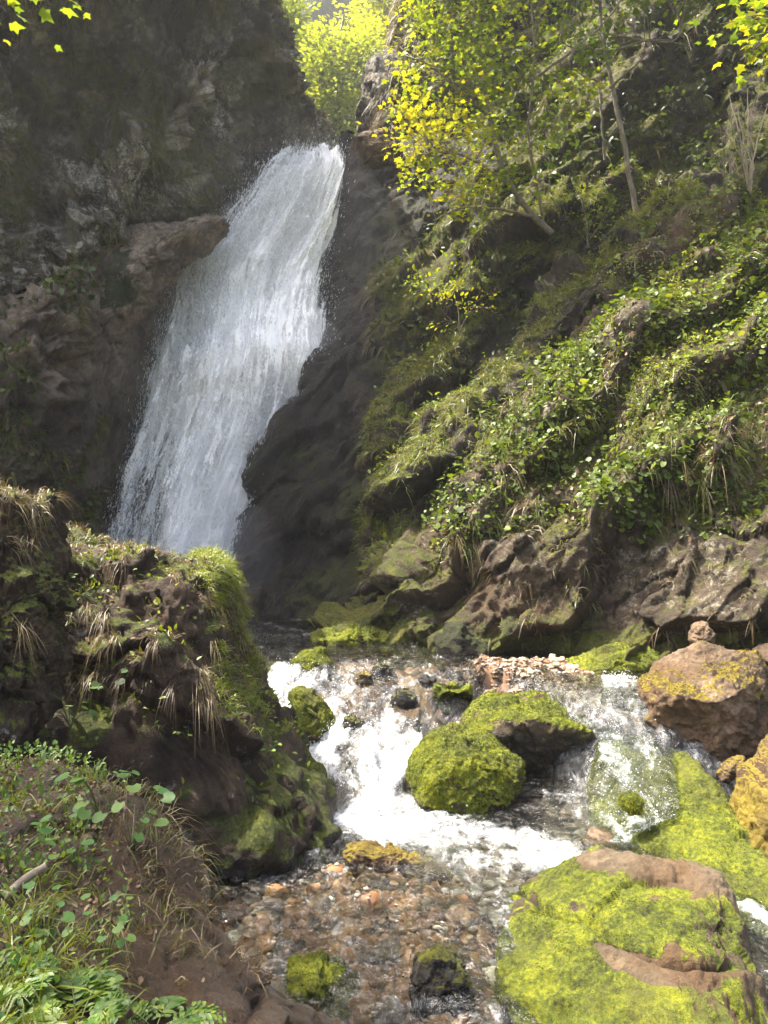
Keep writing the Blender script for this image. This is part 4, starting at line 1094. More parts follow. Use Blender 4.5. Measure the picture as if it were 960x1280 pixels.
fr = OC.N[:, 1] < .45
spx = 480 + OC.V[:, 0] / OC.V[:, 1] * F; spy = 640 - (OC.V[:, 2] - CZ) / OC.V[:, 1] * F
top_ = sstep(.35, .75, OC.N[:, 2]) + sstep(230, 270, spx) * sstep(900, 700, spy) * sstep(-.2, .3, OC.N[:, 2])
Pt, Nt = OC.scatter(800, fr * top_ * sstep(-.25, .15, fbm(OC.V * 2.6, 3, 19)) * (.3 + sstep(200, 270, spx) * 1.4) * sstep(940, 780, spy))
rt = 480 + Pt[:, 0] / Pt[:, 1] * F
tag(tufts('rim_grass', Pt, Nt, 12, .12, .004, .7, M['grass'], .45, .6, np.clip(.55 + .4 * sstep(200, 280, rt) + R.normal(size=len(Pt)) * .15, 0, 1), rad=.03), 'bright green grass along the rim of the dark outcrop', 'grass', kind='stuff')  # tint lifted towards the right rim to paint its backlight
rim = sstep(235, 275, spx) * sstep(930, 840, spy) * sstep(-.35, .1, OC.N[:, 2]) * sstep(-.1, .25, OC.N[:, 0] + .5 * OC.N[:, 2])
Pt, Nt = OC.scatter(560, (OC.N[:, 1] < .6) * rim * sstep(-.25, .1, fbm(OC.V * 3, 3, 17)))
tag(tufts('long_rim_grass', Pt, Nt, 9, .15, .0042, .75, M['grass'], .36, .5, np.clip(.8 + R.normal(size=len(Pt)) * .15, 0, 1), rad=.03), 'long bright grass glowing down the right rim of the outcrop', 'grass', kind='stuff')  # high tint paints the backlit glow into the blades
hang = sstep(.02, .3, OC.N[:, 2]) * sstep(900, 800, spy) * sstep(-.25, .25, fbm(OC.V * 1.8, 3, 14)) * sstep(60, 130, spx)
Pt, Nt = OC.scatter(190, fr * hang)
tag(tufts('hanging_grass', Pt, Nt, 16, .24, .004, 1.3, M['drygrass'], .25, .05, np.clip(R.normal(size=len(Pt)) * .25 + .35, 0, 1), rad=.03), 'brown dead grass hanging down the face of the outcrop', 'grass', kind='stuff')
Pt, Nt = OC.scatter(900, fr * (.12 + top_) * sstep(-.1, .25, fbm(OC.V * 2.4, 3, 24)) * sstep(1000, 900, spy))
tag(leaves('outcrop_herbs', Pt + Nt * .03, Nt + R.normal(size=Nt.shape) * .7, np.array([0, 0, 1.]) + Nt * .6 + R.normal(size=Nt.shape) * .35, .03 + .035 * R.random(len(Pt)), M['herb'], LEAF), 'small green leaves growing over the outcrop', 'ground cover', kind='stuff')
Pt, Nt = OC.scatter(1600, fr * sstep(.35, .7, OC.N[:, 2]) * sstep(900, 800, spy))
tag(leaves('outcrop_litter', Pt + Nt * .012, R.normal(size=Nt.shape), Nt + R.normal(size=Nt.shape) * .35,   .025 + .025 * R.random(len(Pt)), M['litter'], LEAF), 'dead leaves caught on top of the outcrop', 'leaf litter', kind='stuff')
ppx = 480 + PL.V[:, 0] / PL.V[:, 1] * F; ppy = 640 - (PL.V[:, 2] - CZ) / PL.V[:, 1] * F
Pt, Nt = PL.scatter(40, (PL.N[:, 1] < .3) * (sstep(0, .3, PL.N[:, 2]) * sstep(700, 640, ppy) + .9 * sstep(30, 0, np.abs(ppy - 775)) * sstep(40, 10, ppx)) * sstep(-60, -20, ppx))
tag(tufts('hanging_grass', Pt, Nt, 18, .2, .0035, 1.2, M['drygrass'], .28, .1, np.clip(R.normal(size=len(Pt)) * .2 + .5, 0, 1), rad=.03), 'pale dry grass hanging over the upright rock at the left edge', 'grass', kind='stuff')

# gorge rock in the gap above the lip ----------------------------------------------
SH = boulder('rock_shoulder', 'shoulder', [(70, 345), (95, 312), (135, 290), (180, 280), (225, 272), (262, 264), (286, 262), (268, 282), (238, 314), (212, 348), (190, 395), (150, 450), (85, 440)], 12.95, .7, 69,
             'smooth rounded brown rock shoulder stepping out left of the top of the waterfall', 'rock', moss=dict(up=.55, soft=.5, noise=.9, bias=-.5), sub=7, box=.7, tilt=.5, facets=((.7, .30), (.26, .26), (.1, .2)), rough=.03,
             attrs=lambda r, mm: {'moss': np.clip(mm + .9 * sstep(170, 110, 480 + r.V[:, 0] / r.V[:, 1] * F + 40 * fbm(r.V * 2, 3, 8)), 0, 1), 'wet': .6 * sstep(.5, -.3, r.V[:, 2] - 5.5)})
GR = boulder('rock', 'cliff', [(446, 172), (450, 130), (455, 92), (470, 76), (490, 72), (520, 90), (530, 180), (490, 200), (455, 196)], 17.0, .9, 65, 'square brown rock tower in the gap above the waterfall', 'rock', moss=dict(up=.5, bias=-.2), sub=6)
GL = boulder('rock', 'brown', [(440, 178), (455, 170), (486, 166), (500, 190), (495, 215), (470, 222), (448, 205)], 15.2, .5, 67, 'pale sunlit rock lip at the right end of the brink', 'rock', moss=dict(up=.8, bias=-.8), sub=6, facets=((.3, .3), (.1, .25)))

# ================================================================== FOREGROUND BANK
rows = []
for row, drop in (
    ([(-260, 960, 5.4), (0, 990, 5.0), (70, 1000, 4.8), (140, 1020, 4.6), (185, 1060, 4.5)], 0),
    ([(-240, 925, 4.1), (0, 947, 3.8), (70, 952, 3.6), (140, 976, 3.45), (188, 1014, 3.4)], 0),
    ([(-240, 1010, 3.1), (0, 1022, 3.05), (80, 1032, 2.98), (160, 1046, 2.98), (236, 1074, 3.08)], 0),
    ([(-270, 1120, 2.35), (0, 1112, 2.48), (90, 1122, 2.53), (170, 1128, 2.62), (246, 1134, 2.80)], 0),
    ([(-320, 1230, 1.92), (0, 1212, 2.02), (100, 1206, 2.17), (200, 1206, 2.33), (322, 1208, 2.56)], 0),
    ([(-380, 1330, 1.58), (0, 1312, 1.68), (120, 1302, 1.87), (250, 1292, 2.10), (402, 1284, 2.40)], 0),
    ([(-500, 1600, 1.2), (0, 1600, 1.22), (150, 1600, 1.3), (300, 1600, 1.42), (520, 1600, 1.55)], 0)):
    pts = [W(*q) for q in row]
    e = pts[-1]
    pts += [e + [.05, .03, -.14], e + [.10, .12, -.5], np.array([e[0] + .12, e[1] + .2, -.5])]
    rows.append(pts)
A = cr(np.array(rows), 260); A = cr(A.transpose(1, 0, 2), 260).transpose(1, 0, 2)
bk = Surf(A); P = bk.G
h1, e1, _ = facet(P, .5, 521, .15); h2, e2, _ = facet(P, .15, 523, .2)
bare = sstep(.30, .44, bk.c + .22 * fbm(P * 2.2, 3, 530) + .12 * sstep(.55, .85, bk.r))
bk.displace((.25 * h1 + .22 * h2) * (1 - .3 * bare) + .05 * fbm(P * 2, 4, 508) + (.02 + .025 * (1 - bare)) * fbm(P * 9, 5, 509))
m = np.clip(.25 * (1 - bare) + .5 * fbm(bk.G * 3, 4, 561) * (1 - bare) + .35 * sstep(.75, .9, bk.c) * sstep(.1, .3, fbm(bk.G * 3, 3, 562)), 0, 1)
tag(bk.build('bank', M['bank'], {'moss': m, 'crack': .4 + .6 * np.minimum(sstep(0, .1, e1), sstep(0, .1, e2)), 'wet': .35 * bare}), 'near bank of soil and bare brown rock', kind='structure')
soil = (1 - bare) * sstep(.02, .12, bk.r)
pt_ = sstep(-.3, .3, fbm(bk.G * 3.0, 3, 570))
Pt, Nt = bk.scatter(8500, soil + .02 + .8 * bare * sstep(.22, .36, fbm(bk.G * 3.4, 3, 577)))
tag(leaves('leaf_litter', Pt + Nt * .012, R.normal(size=Nt.shape), Nt + R.normal(size=Nt.shape) * .4, .012 + .022 * R.random(len(Pt)) ** 1.5, M['litter'], LEAF), 'brown dead leaves strewn over the near bank', 'leaf litter', kind='stuff')
Pt, Nt = bk.scatter(3000, soil * pt_)
tag(leaves('bank_herbs', Pt + Nt * .02 + np.array([0, 0, 1]) * (R.random((len(Pt), 1)) * .08), Nt + R.normal(size=Nt.shape) * .8, np.array([0, 0, 1.]) + R.normal(size=Nt.shape) * .35, .014 + .020 * R.random(len(Pt)), M['fgleaf'], LEAF), 'small green herbs over the near bank', 'ground cover', kind='stuff')
Pt, Nt = bk.scatter(420, soil * sstep(.45, .75, bk.r) * sstep(.45, .3, bk.c) + .12 * soil)
tag(tufts('bank_grass', Pt, Nt, 12, .2, .0045, .8, M['grass'], .4, .7, np.clip(.75 + R.normal(size=len(Pt)) * .2, 0, 1), rad=.03), 'long green grass on the near bank', 'grass', kind='stuff')
Pt, Nt = bk.scatter(110, sstep(.3, .5, bk.c) * sstep(.66, .5, bk.c) * sstep(.12, .2, bk.r) * sstep(.75, .6, bk.r))
tag(tufts('dry_stalks', Pt, Nt, 7, .2, .003, .9, M['drygrass'], .5, .4, None, rad=.03), 'thin dry stalks at the edge of the bare bank rock', 'grass', kind='stuff')


def bank_at(px, py):
    X_, Y_ = bk.px(); i = np.argmin((X_ - px) ** 2 + (Y_ - py) ** 2)
    return bk.G.reshape(-1, 3)[i], bk.N.reshape(-1, 3)[i]


def surf_at(s, px, py):
    V = s.V if isinstance(s, Rock) else s.G.reshape(-1, 3)
    N = s.N if isinstance(s, Rock) else s.N.reshape(-1, 3)
    X_ = 480 + V[:, 0] / V[:, 1] * F; Y_ = 640 - (V[:, 2] - CZ) / V[:, 1] * F
    ok = (X_ - px) ** 2 + (Y_ - py) ** 2 + (V[:, 1] - 0) * 1.0 + np.where((N * (np.array([0, 0, CZ]) - V)).sum(1) < 0, 1e6, 0)
    i = np.argmin(ok)
    return V[i], N[i]


def coltsfoot(base, n, hgt, size, label, mat='coltsfoot', lean=(0, 0)):
    root = empty('leafy_plant', base, label, 'plant')
    sts = []
    for k in range(n):
        a = R.random() * 6.28; r_ = hgt * (.25 + .5 * R.random()); hh = hgt * (.45 + .6 * R.random())
        tip = np.array([math.cos(a) * r_ + lean[0] * hh, math.sin(a) * r_ + lean[1] * hh, hh])
        mid = tip * .5 + np.array([0, 0, .12 * hgt])
        sts.append(tube_arrays([np.zeros(3), mid, tip], .0022 * size / .08, .0014 * size / .08, 5, 4))
        d = unit(np.array([math.cos(a), math.sin(a), -.15]) + R.normal(size=3) * .2)
        size_ = size * .58
        o = leaves('leaf', tip[None], d[None], np.array([[0, -.15, 1.]]) + R.normal(size=(1, 3)) * .22, np.array([size_ * (.7 + .5 * R.random())]), M[mat], ROUND, root)
    tubes('stem', sts, M['stem'], root)
    return root


for (px_, py_, n, hh, sz, la) in (
    (128, 1030, 8, .22, .085, 'tall coltsfoot plant on the bank crest, its round leaves against the dark outcrop'),
    (168, 1060, 6, .18, .08, 'coltsfoot clump at the right end of the bank crest, above the bare rock'),
    (42, 1010, 7, .2, .075, 'coltsfoot clump under the upright rock on the left of the bank'),
    (95, 1085, 6, .13, .07, 'low coltsfoot between dead leaves in the middle of the bank'),
    (12, 1090, 6, .15, .06, 'small-leaved plant at the left edge beside the broken branch'),
    (135, 1205, 7, .13, .055, 'short leafy plant on the bank soil below the pale rock patch'),
    (55, 1195, 6, .13, .055, 'short leafy plant among the long grass of the bank')):
    b, _ = bank_at(px_, py_)
    coltsfoot(b, n + 5, hh * 1.35, sz, la)
for (s, px_, py_, n, hh, sz, la) in (
    (OC, 85, 915, 8, .22, .10, 'round-leaved plant in the shady cleft beside the upright rock'),
    (OC, 145, 872, 6, .2, .10, 'round-leaved plant clinging to the middle of the dark outcrop face'),
    (OC, 235, 925, 6, .14, .06, 'small plant in a crack low on the outcrop face'),
    (OC, 78, 735, 8, .16, .06, 'bright leafy plant on the outcrop just right of the upright rock'),
    (OC, 330, 945, 5, .1, .05, 'tiny plant at the right foot of the outcrop')):
    b, nn = surf_at(s, px_, py_)
    coltsfoot(b, n, hh, sz, la, 'fgleaf', (nn[0] * .6, nn[1] * .6))


def frond_plant(base, n, L, label, up=.6, sz=.05, mat='fgleaf', tint=None):
    """plant of feathery leaves: a stalk with pairs of toothed leaflets"""
    root = empty('feathery_plant', base, label, 'plant')
    for k in range(n):
        a = 6.28 * k / n + R.random() * .7
        d0 = unit(np.array([math.cos(a), math.sin(a), up + .4 * R.random()]))
        Lk = L * (.7 + .5 * R.random())
        ts = np.linspace(0, 1, 12)
        pts = np.array([d0 * Lk * t + np.array([0, 0, -1]) * Lk * .45 * t * t for t in ts])
        tg = unit(np.gradient(pts, axis=0)); sd = unit(np.cross(tg, np.array([0, 0, 1.])))
        P_, D_, S_ = [], [], []
        for j in range(3, 12):
            w = math.sin(math.pi * min(1, (j - 1.5) / 10.5)) * .9 + .25
            for s_ in (-1, 1):
                for q in (0, .35, .7):
                    P_.append(pts[j] + sd[j] * s_ * q * sz * w * 1.3); D_.append(tg[j] * (.55 + .5 * (q > 0) * R.normal()) + sd[j] * s_ * 1.0); S_.append(sz * w * (.95 - .4 * q))
        lf = leaves('leaf', np.array(P_), np.array(D_), np.array([0, 0, 1.]) + R.normal(size=(len(P_), 3)) * .25, np.array(S_), M[mat], LEAF, root, None if tint is None else np.clip(tint + R.normal(size=len(P_)) * .15, 0, 1))
        tubes('stem', [tube_arrays(pts[::3], .0025, .0012, 5, 3)], M['stem'], lf)
    return root


b, _ = bank_at(95, 1290); frond_plant(b, 7, .22, 'bright feathery-leaved plant at the bottom, right of the yellow-lit one', .9, .042)
b, _ = bank_at(10, 1300); frond_plant(b, 6, .20, 'yellow-lit feathery plant in the bottom left corner', .9, .042, 'fgleaf', .95)  # yellow tint paints sunlight onto its leaves
b, _ = bank_at(195, 1290); frond_plant(b, 6, .2, 'arching feathery plant at the bottom on the edge of the bare rock', .5, .035)
b, _ = bank_at(20, 1240); frond_plant(b, 5, .18, 'pale green feathery plant behind the yellow-lit one', .8, .04)

# broken branch on the bank
a, _ = bank_at(8, 1122); b = W(58, 1082, 2.6)
root = link('broken_branch', None) if False else tubes('broken_branch', [tube_arrays([a, (a + b) / 2 + [0, 0, .01], b], .016, .013, 8, 4, .001)], M['twig'])
tag(root, 'short broken pale branch lying on the near bank', 'branch')

# ================================================================== WATER OVER THE MOSSY SLAB
def slab_z(x, y):
    d2 = (ML.V[:, 0] - x) ** 2 + (ML.V[:, 1] - y) ** 2
    c = np.where(d2 < .0025)[0]
    return ML.V[c, 2].max() if len(c) else None
rows = []
for py_, x0, x1, d in ((868, 742, 800, 7.55), (900, 748, 815, 7.1), (935, 738, 838, 6.6), (970, 728, 842, 6.2), (1005, 735, 845, 5.9), (1035, 755, 850, 5.7), (1066, 775, 845, 5.5)):
    rows.append([W(x0 + (x1 - x0) * u, py_, d) for u in (0, .25, .5, .75, 1)])
A = cr(np.array(rows), 120); A = cr(A.transpose(1, 0, 2), 70).transpose(1, 0, 2)
for i in range(0, A.shape[0]):
    for j in range(A.shape[1]):
        zz = slab_z(A[i, j, 0], A[i, j, 1])
        base = max(.02, wz(A[i, j, 0:1], A[i, j, 1:2])[0][0] if i < 18 else .02)
        A[i, j, 2] = max(base, zz if zz is not None else -1)
for _ in range(6): A[1:-1, 1:-1] = (A[1:-1, 1:-1] * 2 + A[:-2, 1:-1] + A[2:, 1:-1] + A[1:-1, :-2] + A[1:-1, 2:]) / 6
sw = Surf(A)
sw.displace(.026 + .020 * ridged(sw.G * np.array([9, 2.2, 2]), 3, 81))
ed_ = np.minimum(sw.c, 1 - sw.c)
fo = .36 + .85 * fbm(sw.G * np.array([6.5, 2.0, 2]), 4, 83) - .6 * sstep(.22, 0, ed_ + .12 * fbm(sw.G * 4, 3, 84)) + .35 * sstep(.82, 1, sw.r) + .25 * sstep(.35, .1, sw.r)
tag(sw.build('water', M['water'], {'foam': np.clip(fo, 0.0, .62)}), 'thin side stream spilling over the mossy slab', kind='structure')
P_, N_ = sw.scatter(900, np.clip(fo - .3, 0, 1)); k = len(P_)
drops('splashes', P_ + np.array([0, 0, 1]) * (R.random((k, 1)) ** 2 * .07), R.normal(size=(k, 3)), .004 + .008 * R.random(k) ** 2, .0025 + .004 * R.random(k) ** 2, M['drop'], wat)

# ================================================================== STONES IN THE STREAM
base_st = []
for k in range(7):
    D, T = ico(3)
    V = D * np.array([1, .78 + .1 * math.sin(k), .5 + .06 * (k % 3)])
    V = V * (1 + .38 * fbm(D * 1.1 + k * 5, 3, 600 + k))[:, None]
    h, _, _ = facet(V + k * 3, .7, 640 + k, .05); V = V + D * h[:, None] * .55
    base_st.append(V)
def stone_meshes(mat):
    out = []
    for k, V in enumerate(base_st):
        me = mesh_of('river_stone', V, ico(3)[1].ravel(), np.arange(len(ico(3)[1])) * 3); me.materials.append(M[mat]); out.append(me)
    return out
SMESH = {c: stone_meshes('stone_' + c) for c in ('orange', 'grey', 'dark', 'pale')}
def bed_z(x, y):
    i = np.argmin(np.abs(ys - y)); j = np.argmin(np.abs(xs - x)); return bedz[i, j]
LAB = {'orange': ('orange-brown stone among others on the shallow stream bed', 'orange stones on the shallow bed'),
       'grey': ('grey river stone among others on the stream bed', 'grey stones on the stream bed'),
       'dark': ('dark wet stone among others on the stream bed', 'dark stones on the stream bed'),
       'pale': ('pale dry stone among others on the gravel bar at the foot of the slope', 'pale stones on the gravel bar')}
protos = {c: [bpy.data.objects.new('river_stone', me) for me in SMESH[c]] for c in SMESH}
def put_stone(c, x, y, r, sink=.25):
    o = protos[c][R.integers(0, 7)].copy(); COL.objects.link(o)
    o.location = (x, y, bed_z(x, y) + r * (.12 - sink) + (.16 * r if c == 'pale' else 0)); o.scale = (r * (.8 + .5 * R.random()), r * (.8 + .4 * R.random()), r * (.7 + .4 * R.random()))
    o.rotation_euler = (R.normal() * .15, R.normal() * .15, R.random() * 6.28)
    if c != 'pale': o.location.z = min(o.location.z, -.62 * r - .004)
    tag(o, LAB[c][0], 'stone', LAB[c][1])
solid = [(.68, 6.5, .5), (1.43, 7.15, .8), (2.1, 4.4, 1.0), (.31, 3.95, .22), (-.33, 4.0, .25)]
def free(x, y): return all((x - a) ** 2 + (y - b) ** 2 > r * r for a, b, r in solid)
cnt = {'orange': 0, 'grey': 0, 'dark': 0, 'pale': 0}
for _ in range(4000):
    px_ = 250 + 430 * R.random(); py_ = 1045 + 235 * R.random()
    y = F * CZ / (py_ - 640); x = (px_ - 480) / F * y
    if not free(x, y): continue
    s_ = float(shallow(np.array([x]), np.array([y]))[0])
    c = ('orange' if R.random() < .75 else 'dark') if s_ > .05 else ('grey' if R.random() < .6 else 'dark')
    lim = {'orange': 130, 'grey': 80, 'dark': 70}[c]
    if cnt[c] >= lim: continue
    cnt[c] += 1
    put_stone(c, x, y, .035 + .075 * R.random() ** 2.2)
for _ in range(900):
    if cnt['pale'] >= 95: break
    x = 1.25 + 1.35 * R.random(); y = 7.7 + 1.05 * R.random()
    if x - 1.25 < (8.0 - y) * .5: continue
    cnt['pale'] += 1
    put_stone('pale', x, y, .025 + .05 * R.random() ** 2.5, .05)
# gravel too small to count
n = 2600
gxy = np.stack([R.uniform(-2.2, 1.6, n), R.uniform(3.5, 6.2, n)], -1); gxy2 = np.stack([R.uniform(.9, 2.7, 2500), R.uniform(7.5, 9.0, 2500)], -1)
gxy = np.concatenate([gxy, gxy2]); gz = bed_z
jj = np.clip(np.searchsorted(xs, gxy[:, 0]), 0, len(xs) - 1); ii = np.clip(np.searchsorted(ys, gxy[:, 1]), 0, len(ys) - 1)
gp = np.concatenate([gxy, bedz[ii, jj][:, None] + .004], 1)
D1, T1 = ico(1)
sz = (.008 + .018 * R.random(len(gp)) ** 2)
V = gp[:, None] + D1[None] * np.array([1, .8, .6]) * sz[:, None, None] * (1 + .3 * R.normal(size=(len(gp), len(D1), 1)) * .6)
idx = (np.arange(len(gp))[:, None, None] * len(D1) + T1[None]).ravel()
me = mesh_of('gravel', V.reshape(-1, 3), idx, np.arange(len(idx) // 3) * 3, {'tint': np.repeat(R.random(len(gp)), len(D1))})
mg = NT('gravel'); col = mg.ramp(mg.attr('tint'), [(0, (.05, .035, .025)), (.35, (.18, .10, .05)), (.7, (.24, .20, .16)), (1, (.42, .36, .29))])
mg.surf(mg.n('BsdfPrincipled', {'Base Color': col, 'Roughness': .7}).outputs[0])
tag(link('gravel', me, mg.m), 'fine gravel on the stream bed and the bar', 'gravel', kind='stuff')

# ================================================================== TREES
def tree(name, base, stems, region, drange, n_twig, per, leaf, mat, label, group=None, bark='bark', sr=.045, flat=.35, spread=.32, tpl=MAPLE, tint=None, leafy_from=.35, twig_r=.006, weight=None):
    """stems: polylines (world); twigs grow from the stems to points inside the crown region (px polygon, depth range)"""
    root = empty(name, base, label, 'tree', group)
    for k, st in enumerate(stems):
        r0 = sr * (1 if k == 0 else .42)
        o = tubes('trunk' if k == 0 else 'branch', [tube_arrays(st, r0, r0 * .35, 8, 6, .006)], M[bark]); keep(o, root)
    allp = np.concatenate([cr(np.array(s, float), 30)[5:] for s in stems])
    reg = np.array(region, float); lo, hi = reg.min(0), reg.max(0)
    tw, P_, D_ = [], [], []
    k = 0; tries = 0
    while k < n_twig and tries < n_twig * 40:
        tries += 1
        q = lo + (hi - lo) * R.random(2)
        if poly_sd(np.array([q[0]]), np.array([q[1]]), reg)[0] < 0: continue
        if weight is not None and R.random() > weight(q[0], q[1]): continue
        end = W(q[0], q[1], drange[0] + (drange[1] - drange[0]) * R.random())
        dd = np.linalg.norm(allp - end - np.array([0, 0, -.25]), axis=1)
        st = allp[np.argsort(dd)[R.integers(0, 5)]]
        ln = np.linalg.norm(end - st)
        mid = (st + end) / 2 + np.array([0, 0, .12 * ln]) + R.normal(size=3) * .08 * ln
        tw.append(tube_arrays([st, mid, end], twig_r * (1 + ln * .6), twig_r * .4, 5, 4))
        k += 1
        cv = cr(np.array([st, mid, end]), 24)
        m_ = max(3, int(per * (.6 + .8 * R.random())))
        i = (24 * (leafy_from + (1 - leafy_from) * R.random(m_) ** .7)).astype(int).clip(0, 23)
        off = R.normal(size=(m_, 3)) * np.array([1, 1, flat]) * spread * .6
        P_.append(cv[i] + off); D_.append(off + (end - st) * .5 / (ln + .1) + R.normal(size=(m_, 3)) * .12)
    keep(tubes('branch', tw, M[bark]), root)
    P_ = np.concatenate(P_); D_ = np.concatenate(D_); D_[:, 2] -= .12
    U_ = np.array([0, -.1, 1.0]) + R.normal(size=P_.shape) * .38
    t = None if tint is None else np.clip(tint(P_) + R.normal(size=len(P_)) * .16, 0, 1)
    keep(leaves('crown', P_, D_, U_, leaf * (.55 + .7 * R.random(len(P_))), M[mat], tpl, None, t), root)
    return root


b = W(690, 292, 12.9)
tree('maple_tree', b, [
    [b, W(662, 265, 12.75), W(630, 215, 12.6), W(612, 150, 12.5), W(598, 60, 12.4), W(590, -60, 12.4), W(600, -220, 12.6)],
    [W(680, 285, 12.85), W(672, 235, 12.6), W(660, 160, 12.3), W(668, 70, 12.1), W(660, -80, 12.0), W(670, -260, 12.2)],
    [W(640, 235, 12.65), W(600, 205, 12.3), W(560, 190, 12.0), W(520, 195, 11.8)],
    [W(615, 150, 12.5), W(570, 110, 12.1), W(535, 80, 11.8), W(505, 70, 11.7)],
    [W(665, 270, 12.7), W(610, 260, 12.3), W(570, 262, 12.0), W(545, 275, 11.8)],
    [W(664, 100, 12.2), W(720, 60, 11.9), W(770, 10, 11.8), W(800, -60, 11.8)],
    [W(600, 60, 12.4), W(560, 10, 12.0), W(530, -60, 11.8)]],
    [(500, -40), (492, 60), (494, 150), (505, 235), (540, 262), (600, 285), (650, 262), (690, 225), (700, 190), (745, 140), (760, 60), (800, 0), (820, -120), (780, -300), (560, -300), (510, -160)],
    (11.3, 13.1), 560, 17, .092, 'maple', 'sunlit yellow-green maple leaning over the right rim of the waterfall', sr=.06, spread=.3, flat=.4,
    weight=lambda x, y: 1.0 if (x < 650 - y * .1) else (.5 if y < 160 else .35), twig_r=.004, tint=lambda P: .60 - .16 * (P[:, 0] - 1.2) + .6 * fbm(P * .9, 3, 3))  # tint turns yellower to the left, painting the sunlit leaves
b = W(800, 290, 13.0)
tree('slender_tree', b, [
    [b, W(786, 215, 12.95), W(770, 130, 12.9), W(756, 60, 12.9), W(748, -20, 12.9), W(745, -150, 13)],
    [W(745, 62, 12.7), W(770, 62, 12.4), W(800, 52, 12.2), W(825, 50, 12.2), W(855, 55, 12.2)],
    [W(758, 72, 12.9), W(720, 62, 12.6), W(700, 50, 12.4)],
    [W(752, 40, 12.9), W(790, 48, 12.5), W(840, 52, 12.3), W(850, 30, 12.3), W(838, 5, 12.4), W(850, -30, 12.4)],
    [W(762, 110, 12.9), W(790, 85, 12.6), W(815, 60, 12.4), W(828, 45, 12.3)]],
    [(690, -200), (690, 20), (760, 45), (860, 30), (960, 0), (990, -330), (690, -330)], (11.6, 13.4), 330, 16, .11, 'maple', 'slender grey-trunked tree with a crooked side branch on the upper hillside', sr=.05, spread=.35, tint=lambda P: .25 + .4 * fbm(P, 3, 4), twig_r=.005, weight=lambda x, y: 1.0 if y < -10 else .22)
b = W(756, 200, 13.2)
tree('thin_tree', b, [[b, W(752, 150, 13.1), W(748, 105, 13.1), W(735, 98, 13), W(722, 90, 12.9)], [W(750, 130, 13.1), W(735, 135, 13.0), W(715, 138, 12.9)]],
     [(700, 90), (740, 85), (760, 130), (710, 150)], (12.7, 13.2), 7, 12, .10, 'maple', 'thin young tree with few leaves just left of the slender trunk', sr=.025, tint=lambda P: .6 + 0 * P[:, 0], twig_r=.004)
# twiggy shrub, bare
b = W(938, 240, 11.6); root = empty('bare_shrub', b, 'bare twiggy shrub among the shaded undergrowth at the right edge', 'shrub')
tw = []
for (x1, y1) in ((905, 160), (912, 120), (922, 130), (935, 110), (935, 150), (960, 130)):
    e = W(x1, y1, 11.4 + .3 * R.random()); mid = (b + e) / 2 + R.normal(size=3) * .08
    tw.append(tube_arrays([b, mid, e], .02, .006, 5, 4, .01))
    for _ in range(2):
        e2 = mid + (e - mid) * R.random() + R.normal(size=3) * np.array([.35, .2, .25]); tw.append(tube_arrays([mid, (mid + e2) / 2 + [0, 0, .05], e2], .008, .003, 4, 3))
keep(tubes('branch', tw, M['twig']), root)
# saplings on the ridge
for (px_, py_, d, h, la, tn_) in ((575, 395, 12.2, .9, 'pale green sapling on the crest of the far ridge below the maple', .75), (540, 360, 12.6, .7, 'small sapling left of the pale one, in front of the dark rock', .5), (735, 285, 12.6, .8, 'low leafy sapling at the foot of the slender trunk', .3), (905, 195, 11.9, .8, 'small leafy sapling left of the bare twiggy shrub', .3)):
    b = W(px_, py_ + 25, d)
    tree('sapling', b, [[b, b + [-.05, -.1, h * .5], b + [-.2, -.2, h]], [b + [0, 0, .1], b + [.25, -.2, h * .6]], [b + [0, 0, .1], b + [-.45, -.25, h * .55]]],
         [(px_ - 45, py_ - 40), (px_ + 35, py_ - 55), (px_ + 45, py_), (px_ - 40, py_ + 15)], (d - .6, d), 14, 12, .08, 'maple', la, sr=.014, spread=.2, tpl=LEAF, tint=lambda P, q=tn_: q + 0 * P[:, 0], twig_r=.003)
# trees beyond the brink
for (bx, by, d, reg, la, n_, tn_) in (
    (425, 178, 36, [(366, 60), (390, 36), (430, 34), (466, 50), (480, 90), (462, 160), (440, 172), (400, 150), (374, 120)], 'bright spring-green tree in the gap directly above the waterfall', 150, .6),
    (500, 150, 40, [(432, 10), (450, -30), (540, -60), (540, 70), (470, 90), (440, 50)], 'yellow-green tree at the right of the gap beyond the brink', 150, .85),
    (350, 130, 38, [(320, -40), (358, -20), (376, 15), (374, 60), (345, 90), (320, 60)], 'hazy olive tree at the left of the gap behind the cliff', 90, .35)):
    b = W(bx, by, d)
    tree('background_tree', b, [[b, W(bx - 6, by - 50, d), W(bx - 2, by - 110, d), W(bx + 5, by - 160, d)], [W(bx - 5, by - 40, d), W(bx - 28, by - 80, d - .4)], [W(bx - 5, by - 60, d), W(bx + 25, by - 100, d - .4)]],
         reg, (d - 2.2, d + 2.2), n_, 40, .27, 'fartree', la, sr=.16, spread=.85, flat=.4, tint=lambda P, q=tn_: q + .35 * fbm(P * .8, 3, 2), twig_r=.012, tpl=LEAF)
